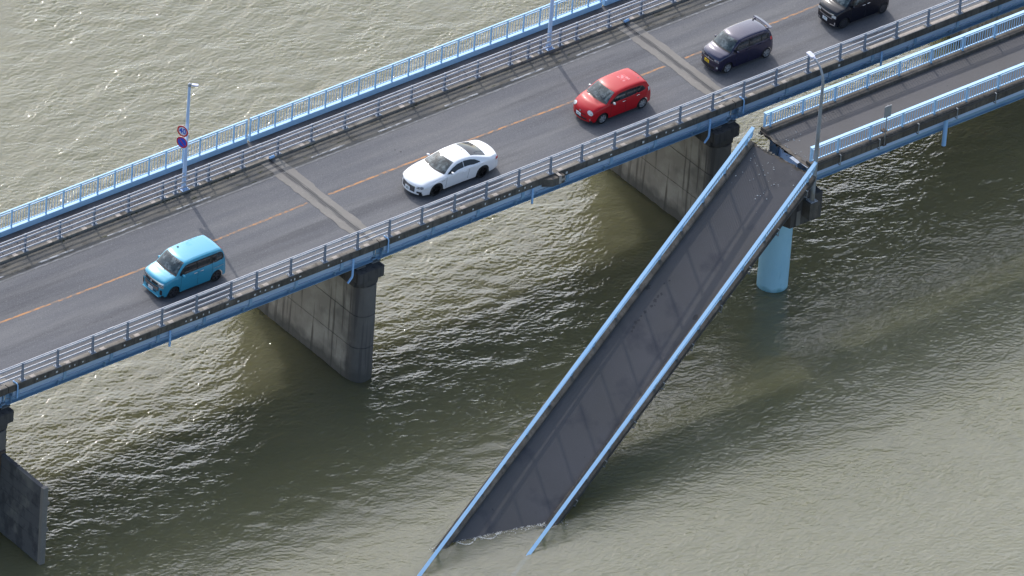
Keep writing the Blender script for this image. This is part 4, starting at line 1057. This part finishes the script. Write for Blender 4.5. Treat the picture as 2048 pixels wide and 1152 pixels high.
# --- blue tall van
vp = paint('turquoise_car_paint', (.035, .30, .46), .3, metal=.1, coat=.5)
c = Car('parked_van'.replace('parked_', 'blue_'), 'bright turquoise boxy minivan driving on the bridge, nearest the left edge', 'minivan', (-11.27, -1.99, 0), 3.70, 1.67,
    [(0, .20), (.015, .34), (.035, .60), (.07, .84), (.17, .97), (.45, 1.05), (.78, 1.12), (1.02, 1.36), (1.26, 1.575), (1.48, 1.65), (2.2, 1.69), (3.2, 1.675), (3.44, 1.63), (3.55, 1.42), (3.62, 1.10), (3.66, .80), (3.70, .50), (3.69, .24)],
    [(0, .80), (.5, 1.0), (1, 1.02), (3.7, 1.08)], (.67, 3.16), .295, vp,
    [(0, .0, .0), (.15, .02, .02), (.5, .03, .035), (.8, .02, .03), (1.5, .03, .035), (3.3, .03, .03), (3.6, 0, 0)],
    [(0, .10), (.2, .12), (.8, .10), (1.3, .12), (1.8, .04), (2.4, 0), (3.2, 0), (3.5, -.06), (3.7, -.07)],
    [(0, .84), (.06, .90), (.2, .955), (.5, .99), (1, 1), (3.1, 1), (3.5, .97), (3.7, .90)], .16, sill=.19)
c.wheels(ALLOYD, 5, .68, double=True)
c.top_patch('windscreen', GLASS, .84, 1.33, va=.05, vb=.10, off=.007)
c.top_patch('windscreen_base', BLACKP, .76, .85, va=.04, vb=.04, off=.006)
c.top_patch('rear_window', GLASSD, 3.47, 3.61, v0=.12)
lo = [(.98, 1.09), (3.6, 1.13)]; hi = [(.98, 1.20), (1.10, 1.36), (1.32, 1.52), (1.5, 1.555), (3.3, 1.56), (3.46, 1.50), (3.56, 1.3)]
c.side_patch('window_band', BLACKP, lo, hi, .98, 3.55, off=.004, n=40)
for a, b in ((1.22, 1.93), (2.0, 2.72), (2.86, 3.42)):
    c.side_patch('side_window', GLASSD, [(0, 1.12), (4, 1.15)], [(p[0], p[1]-.035) for p in hi], a, b, off=.018, n=24)
for y in (-.60, .60):
    for k in range(1): c.grid(lambda a, b: Vector((1.5+1.9*a, abs(y)+(b-.5)*.014, 0))*0+c.strip(c.st(1.5+1.9*a), .12+.006*b), 'roof_groove', SEAM, None, 24, 1, .002, sides=(1 if y > 0 else -1,))
c.front('upper_grille', BLACKP, -.66, .66, .72, .90); c.front('lower_grille', BLACKP, -.52, .52, .46, .69)
for z in (.50, .56, .62): c.front('grille_bar', CHROME, -.50, .50, z, z+.022, off=.014)
c.front('chrome_bar', CHROME, -.74, .74, .865, .93, off=.016, nu=14); c.front('emblem', CHROME, -.06, .06, .755, .855, off=.022)
c.front('headlight', HEADD, .44, .80, .735, .86, off=.014, mirror=True, d=(1, -.45, 0)); c.front('headlight_trim', CHROME, .50, .80, .70, .73, off=.014, mirror=True, d=(1, -.45, 0))
c.front('fog_vent', BLACKP, .60, .74, .33, .58, off=.012, mirror=True, d=(1, -.35, 0)); c.front('bumper_intake', BLACKP, -.40, .40, .36, .42, off=.01)
mb = MB(); mb.box(-.10, .06, -.62, .62, .19, .235); c.add('chin_spoiler', mb, vp, bevel=.02)
c.plate(0, .43, PLATEW, PLATEG); c.mirror_(1.12, 1.08, vp, (.14, .20, .17)); c.handle(1.86, .98, CHROME); c.handle(2.22, .99, CHROME)
c.seam(1.05, .30, 1.05); c.seam(2.02, .26, 1.10); c.seam(2.86, .55, 1.12); c.side_patch('chrome_strip', CHROME, [(0, .80), (4, .83)], [(0, .82), (4, .85)], 2.95, 3.55, off=.01)
c.top_patch('tail_light', TAILR, 3.43, 3.475, v0=.05, off=.02)
mb = MB(); mb.box(1.72, 1.80, .42, .50, 1.70, 1.76); c.add('aerial', mb, BLACKP, bevel=.01)
mb = MB(); mb.tube([(.62, -.1, 1.16), (.90, .45, 1.245)], .012, 6); mb.tube([(.66, -.55, 1.14), (.85, -.05, 1.22)], .012, 6); c.add('wiper', mb, BLACKP)

# --- white coupe
wp = paint('white_car_paint', (.80, .81, .84), .25)
c = Car('coupe', 'glossy white coupe with black wheels driving on the bridge', 'coupe', (3.97, -1.93, 0), 4.67, 1.845,
    [(0, .22), (.02, .40), (.05, .56), (.12, .66), (.30, .72), (.8, .81), (1.30, .885), (1.42, .91), (1.75, 1.09), (2.10, 1.235), (2.45, 1.29), (2.9, 1.28), (3.3, 1.20), (3.75, 1.06), (4.05, .98), (4.4, .945), (4.56, .90), (4.60, .74), (4.66, .55), (4.67, .40), (4.62, .24)],
    [(0, .60), (.4, .68), (1.3, .84), (3, .90), (4.0, .90), (4.6, .82)], (.87, 3.635), .335, wp,
    [(0, 0, 0), (.12, .02, .02), (.6, .05, .06), (1.35, .03, .05), (1.8, .025, .05), (2.6, .03, .045), (3.3, .03, .05), (3.9, .02, .04), (4.5, .015, .02), (4.65, 0, 0)],
    [(0, .20), (.2, .20), (.8, .14), (1.4, .22), (2.0, .16), (2.5, .03), (3.0, -.05), (3.5, -.14), (4.2, -.10), (4.67, -.16)],
    [(0, .72), (.06, .80), (.2, .90), (.5, .975), (.9, 1), (1.6, .975), (2.6, .975), (3.5, 1), (4.1, .97), (4.4, .91), (4.67, .80)], .55, sill=.20, shoulder=.045)
c.wheels(BLACKW, 5, .76, .22)
c.top_patch('windscreen', GLASS, 1.47, 2.10, va=.07, vb=.13, off=.007); c.top_patch('windscreen_base', BLACKP, 1.41, 1.49, va=.08, vb=.08, off=.006)
c.top_patch('rear_window', GLASSD, 3.05, 3.88, va=.16, vb=.18, off=.007)
lo = [(1.5, .885), (3.6, .955)]; hi = [(1.5, .89), (1.62, .975), (1.9, 1.10), (2.2, 1.19), (2.6, 1.225), (2.95, 1.20), (3.2, 1.13), (3.5, .965)]
c.side_patch('side_window', GLASSD, lo, hi, 1.55, 2.52, off=.006, n=20); c.side_patch('quarter_window', GLASSD, lo, hi, 2.55, 3.46, off=.006, n=20)
c.front('grille', DARKST, -.44, .44, .32, .60, off=.012, nu=14)
for z in (.36, .42, .48, .54): c.front('grille_bar', CHROME, -.41, .41, z, z+.012, off=.017)
c.front('grille_frame', CHROME, -.45, .45, .60, .615, off=.018, nu=14)
for k in range(4):
    m2 = MB(); n = 16; yc = -.105+.07*k; vs = []
    for q in range(n):
        a = 2*math.pi*q/n
        for r in (.033, .043): vs.append((0, yc+r*math.cos(a), .545+r*math.sin(a)))
    m2.add(vs, [(2*q, 2*((q+1) % n), 2*((q+1) % n)+1, 2*q+1) for q in range(n)])
    h = c.bvh.ray_cast(Vector((-1, yc, .545)), Vector((1, 0, 0))); m2.v = [(h[0].x-.026, b, d) for a, b, d in m2.v]; c.add('emblem_ring', m2, CHROME)
c.front('headlight', HEADD, .50, .88, .535, .645, off=.012, mirror=True, d=(1, -.5, 0), sl=.03); c.front('side_intake', BLACKP, .52, .80, .30, .40, off=.012, mirror=True, d=(1, -.5, 0))
c.plate(-.02, .40, PLATEW, PLATEG); c.mirror_(1.78, .93, wp, (.12, .19, .11)); c.handle(2.55, .78, wp); c.seam(1.42, .30, .82, .05); c.seam(2.72, .32, .90, .10)
c.side_patch('tail_light', TAILR, [(0, .72), (5, .72)], [(0, .84), (5, .84)], 4.42, 4.60, off=.008)
c.side_patch('fender_badge', BLACKP, [(0, .70), (5, .72)], [(0, .715), (5, .735)], 1.15, 1.35, off=.004)
mb = MB(); mb.add([(2.86, -.012, 1.335), (2.86, .012, 1.335), (3.05, .012, 1.32), (3.05, -.012, 1.32), (3.02, 0, 1.40)], [(0, 1, 4), (1, 2, 4), (2, 3, 4), (3, 0, 4)]); c.add('roof_fin', mb, wp)

# --- red hatchback
rp = paint('red_car_paint', (.44, .006, .013), .38, coat=.22, spec=.3)
c = Car('hatchback', 'small red hatchback with a faded patch of paint on its roof', 'hatchback', (14.58, -1.56, 0), 3.65, 1.665,
    [(0, .22), (.015, .36), (.04, .54), (.10, .68), (.22, .79), (.55, .92), (.88, 1.00), (1.12, 1.18), (1.42, 1.375), (1.68, 1.44), (2.2, 1.475), (2.9, 1.465), (3.26, 1.43), (3.44, 1.22), (3.56, .98), (3.61, .80), (3.65, .55), (3.62, .26)],
    [(0, .66), (.4, .82), (1, .95), (3.6, 1.02)], (.66, 3.10), .29, rp,
    [(0, 0, 0), (.12, .02, .02), (.5, .045, .05), (.9, .02, .04), (1.6, .03, .045), (3.0, .035, .04), (3.5, 0, 0)],
    [(0, .16), (.3, .18), (.9, .16), (1.5, .12), (2.0, .02), (2.8, 0), (3.2, -.06), (3.65, -.13)],
    [(0, .76), (.06, .84), (.2, .91), (.5, .98), (.9, 1), (2.9, 1), (3.3, .97), (3.65, .84)], .26, sill=.20)
c.wheels(ALLOY, 6, .70)
c.top_patch('windscreen', GLASS, .93, 1.46, va=.05, vb=.11, off=.007); c.top_patch('windscreen_base', BLACKP, .85, .94, va=.05, vb=.05, off=.006); c.top_patch('rear_window', GLASSD, 3.25, 3.46, v0=.14)
hi = [(1.05, 1.03), (1.2, 1.13), (1.45, 1.27), (1.7, 1.345), (2.2, 1.365), (2.9, 1.345), (3.08, 1.29), (3.2, 1.16), (3.24, 1.10)]; lo = [(1.0, .98), (3.0, 1.035), (3.1, 1.045), (3.24, 1.09)]
c.side_patch('window_band', BLACKP, lo, hi, 1.08, 3.23, off=.004, n=40)
for a, b in ((1.28, 1.98), (2.07, 2.66), (2.72, 3.12)): c.side_patch('side_window', GLASSD if a > 2 else GLASS, [(p[0], p[1]+.02) for p in lo], [(p[0], p[1]-.03) for p in hi], a, b, off=.018, n=24)
c.front('headlight', HEADL, .42, .80, .60, .84, off=.012, mirror=True, d=(1, -.75, -.35), nu=12, nv=10, oval=True)
c.front('grille', BLACKP, -.40, .40, .52, .555, off=.01); c.front('lower_intake', BLACKP, -.46, .46, .29, .38, off=.01); c.front('emblem', CHROME, -.05, .05, .60, .66, off=.014)
c.front('fog_light', CHROME, .60, .66, .34, .40, off=.01, mirror=True, d=(1, -.5, 0))
c.plate(.06, .44, PLATEW, PLATEG); c.mirror_(1.22, 1.0, CHROME if False else mat('silver_mirror', (.6, .6, .58), .3, metal=.4), (.13, .19, .14)); c.handle(1.86, .90, CHROME); c.handle(2.72, .95, CHROME)
c.seam(1.12, .30, .98); c.seam(2.02, .26, 1.02); c.side_patch('tail_light', HEADL, [(0, .86), (4, .90)], [(0, 1.08), (4, 1.10)], 3.40, 3.52, off=.008)
fade = mat('faded_clearcoat', (.60, .20, .22), .6, layers=[((.52, .02, .03), (7, 9, 7), 4, .47, .55, 1.0)])
def fadeP(a, b): return c.strip(c.st(2.25+.42*a), .62+.37*b)
c.grid(fadeP, 'faded_patch', fade, None, 8, 8, .003, sides=(-1, 1))
mb = MB(); mb.box(3.02, 3.10, -.38, -.32, 1.475, 1.52); c.add('aerial', mb, BLACKP)
mb = MB(); mb.tube([(.72, .1, 1.07), (.98, -.50, 1.12)], .014, 6); mb.tube([(.75, .62, 1.04), (.78, .05, 1.09)], .014, 6); c.add('wiper', mb, BLACKP)
mb = MB(); n = 14; mb.prism([(.42+.06*math.cos(2*math.pi*k/n), -.30+.06*math.sin(2*math.pi*k/n)) for k in range(n)], .955, .985); c.add('hood_sticker', mb, mat('yellow_green_sticker', (.55, .62, .2), .5, layers=[((.8, .8, .7), 18, 2, .48, .54, 1)]))

# --- navy kei car
npnt = paint('navy_car_paint', (.016, .015, .050), .22, metal=.3, coat=.8)
c = Car('compact_car', 'dark navy boxy compact car with a yellow number plate and rear spoiler', 'compact car', (22.47, -1.50, 0), 3.395, 1.475,
    [(0, .20), (.012, .38), (.03, .60), (.06, .76), (.16, .88), (.42, .97), (.70, 1.04), (.95, 1.27), (1.20, 1.47), (1.42, 1.54), (2.0, 1.58), (2.7, 1.56), (3.08, 1.52), (3.22, 1.30), (3.32, 1.0), (3.36, .8), (3.395, .5), (3.38, .24)],
    [(0, .74), (.4, .93), (1, .98), (3.4, 1.06)], (.575, 2.995), .275, npnt,
    [(0, 0, 0), (.12, .02, .02), (.4, .03, .045), (.75, .02, .035), (1.4, .03, .05), (2.9, .035, .045), (3.3, 0, 0)],
    [(0, .10), (.2, .12), (.75, .14), (1.3, .12), (1.8, .02), (2.6, 0), (3.0, -.04), (3.395, -.09)],
    [(0, .84), (.05, .90), (.2, .95), (.5, .99), (.9, 1), (2.9, 1), (3.2, .97), (3.395, .88)], .20, sill=.19)
c.wheels(ALLOY, 5, .72, .16, True)
c.top_patch('windscreen', GLASS, .76, 1.24, va=.05, vb=.10, off=.007); c.top_patch('windscreen_base', BLACKP, .69, .77, va=.05, vb=.05, off=.006); c.top_patch('rear_window', GLASSD, 3.12, 3.28, v0=.12)
hi = [(.88, 1.08), (1.0, 1.22), (1.22, 1.38), (1.45, 1.435), (2.6, 1.45), (3.0, 1.42), (3.1, 1.3)]; lo = [(.86, 1.04), (3.2, 1.12)]
c.side_patch('window_band', BLACKP, lo, hi, .90, 3.10, off=.004, n=40)
for a, b in ((1.10, 1.80), (1.88, 2.55), (2.63, 3.0)): c.side_patch('side_window', GLASSD, [(p[0], p[1]+.03) for p in lo], [(p[0], p[1]-.035) for p in hi], a, b, off=.018, n=24)
c.front('headlight', HEADD, .36, .66, .70, .80, off=.012, mirror=True, d=(1, -.5, 0)); c.front('chrome_bar', CHROME, -.34, .34, .685, .725, off=.016); c.front('emblem', CHROME, -.04, .04, .70, .78, off=.02)
c.front('fog_light', HEADL, .54, .63, .36, .46, off=.012, mirror=True, d=(1, -.3, 0)); c.front('lower_intake', BLACKP, -.42, .42, .26, .38, off=.01)
c.plate(.10, .53, PLATEY, PLATEK); c.mirror_(1.04, 1.05, npnt, (.12, .18, .14)); c.handle(1.72, .95, npnt); c.handle(2.48, .98, npnt); c.seam(.98, .30, 1.0); c.seam(1.84, .26, 1.05)
c.side_patch('tail_light', TAILR, [(0, 1.0), (4, 1.0)], [(0, 1.16), (4, 1.16)], 3.14, 3.27, off=.01)
mb = MB(); vs = []
for k in range(9):
    t = -1+2*k/8; y = t*.62; xx = 3.14-.05*t*t
    vs += [(xx, y, 1.60), (xx+.05, y, 1.635), (xx+.20, y, 1.60), (xx+.17, y, 1.575)]
mb.add(vs, [(4*i+k, 4*i+4+k, 4*i+4+(k+1) % 4, 4*i+(k+1) % 4) for i in range(8) for k in range(4)]+[(0, 1, 2, 3), (35, 34, 33, 32)])
for y in (-.5, .5): mb.box(3.0, 3.2, y-.03, y+.03, 1.53, 1.60)
c.add('rear_spoiler', mb, npnt, smooth=True)
mb = MB(); mb.box(2.88, 2.94, .36, .41, 1.60, 1.66); c.add('aerial', mb, BLACKP)
mb = MB(); mb.tube([(.58, .0, 1.10), (.84, -.42, 1.16)], .012, 6); mb.tube([(.60, .52, 1.06), (.66, .05, 1.12)], .012, 6); c.add('wiper', mb, BLACKP)

# --- black kei minivan
bp_ = paint('black_car_paint', (.005, .006, .013), .22, metal=0, coat=.25, spec=.35)
c = Car('black_minivan'.replace('black_', 'tall_'), 'black boxy minivan with chrome grille cut off by the top edge of the photo', 'minivan', (29.70, -1.56, 0), 3.395, 1.475,
    [(0, .20), (.012, .38), (.03, .62), (.06, .82), (.14, .94), (.36, 1.02), (.60, 1.08), (.88, 1.36), (1.12, 1.60), (1.34, 1.67), (2.0, 1.71), (2.8, 1.70), (3.12, 1.66), (3.25, 1.40), (3.33, 1.05), (3.36, .8), (3.395, .5), (3.38, .24)],
    [(0, .80), (.4, .98), (1, 1.02), (3.4, 1.08)], (.56, 3.015), .28, bp_,
    [(0, 0, 0), (.12, .02, .02), (.4, .03, .04), (.65, .02, .03), (1.4, .03, .04), (2.9, .035, .04), (3.3, 0, 0)],
    [(0, .09), (.2, .10), (.65, .12), (1.2, .10), (1.8, .02), (2.6, 0), (3.0, -.04), (3.395, -.08)],
    [(0, .85), (.05, .91), (.2, .96), (.5, .99), (.9, 1), (2.9, 1), (3.2, .98), (3.395, .90)], .14, sill=.18)
c.wheels(ALLOYD, 8, .74, .16)
c.top_patch('windscreen', GLASS, .66, 1.17, va=.05, vb=.10, off=.007); c.top_patch('windscreen_base', BLACKP, .59, .67, va=.05, vb=.05, off=.006); c.top_patch('rear_window', GLASSD, 3.14, 3.29, v0=.12)
hi = [(.80, 1.12), (.95, 1.32), (1.15, 1.50), (1.4, 1.565), (3.0, 1.58), (3.12, 1.4)]; lo = [(.80, 1.08), (3.2, 1.12)]
c.side_patch('window_band', BLACKP, lo, hi, .86, 3.12, off=.004, n=40)
for a, b in ((1.04, 1.78), (1.86, 2.56), (2.64, 3.04)): c.side_patch('side_window', GLASSD if a > 1.5 else GLASS, [(p[0], p[1]+.03) for p in lo], [(p[0], p[1]-.035) for p in hi], a, b, off=.018, n=24)
c.front('grille', BLACKP, -.56, .56, .58, .80, off=.01); c.front('chrome_bar', CHROME, -.52, .52, .80, .87, off=.016, nu=14); c.front('chrome_lower_bar', CHROME, -.46, .46, .60, .64, off=.016)
c.front('headlight', HEADL, .40, .68, .68, .82, off=.014, mirror=True, d=(1, -.45, 0)); c.front('bumper_trim', CHROME, .34, .66, .28, .33, off=.012, mirror=True, d=(1, -.35, 0)); c.front('bumper_trim_side', CHROME, .60, .66, .28, .48, off=.013, mirror=True, d=(1, -.35, 0))
c.plate(0, .45, PLATEW, PLATEG); c.mirror_(.98, 1.08, bp_, (.12, .18, .16)); c.handle(1.68, .98, CHROME); c.handle(1.98, .99, CHROME); c.seam(.92, .30, 1.05); c.seam(1.84, .26, 1.08)
#CARSEND
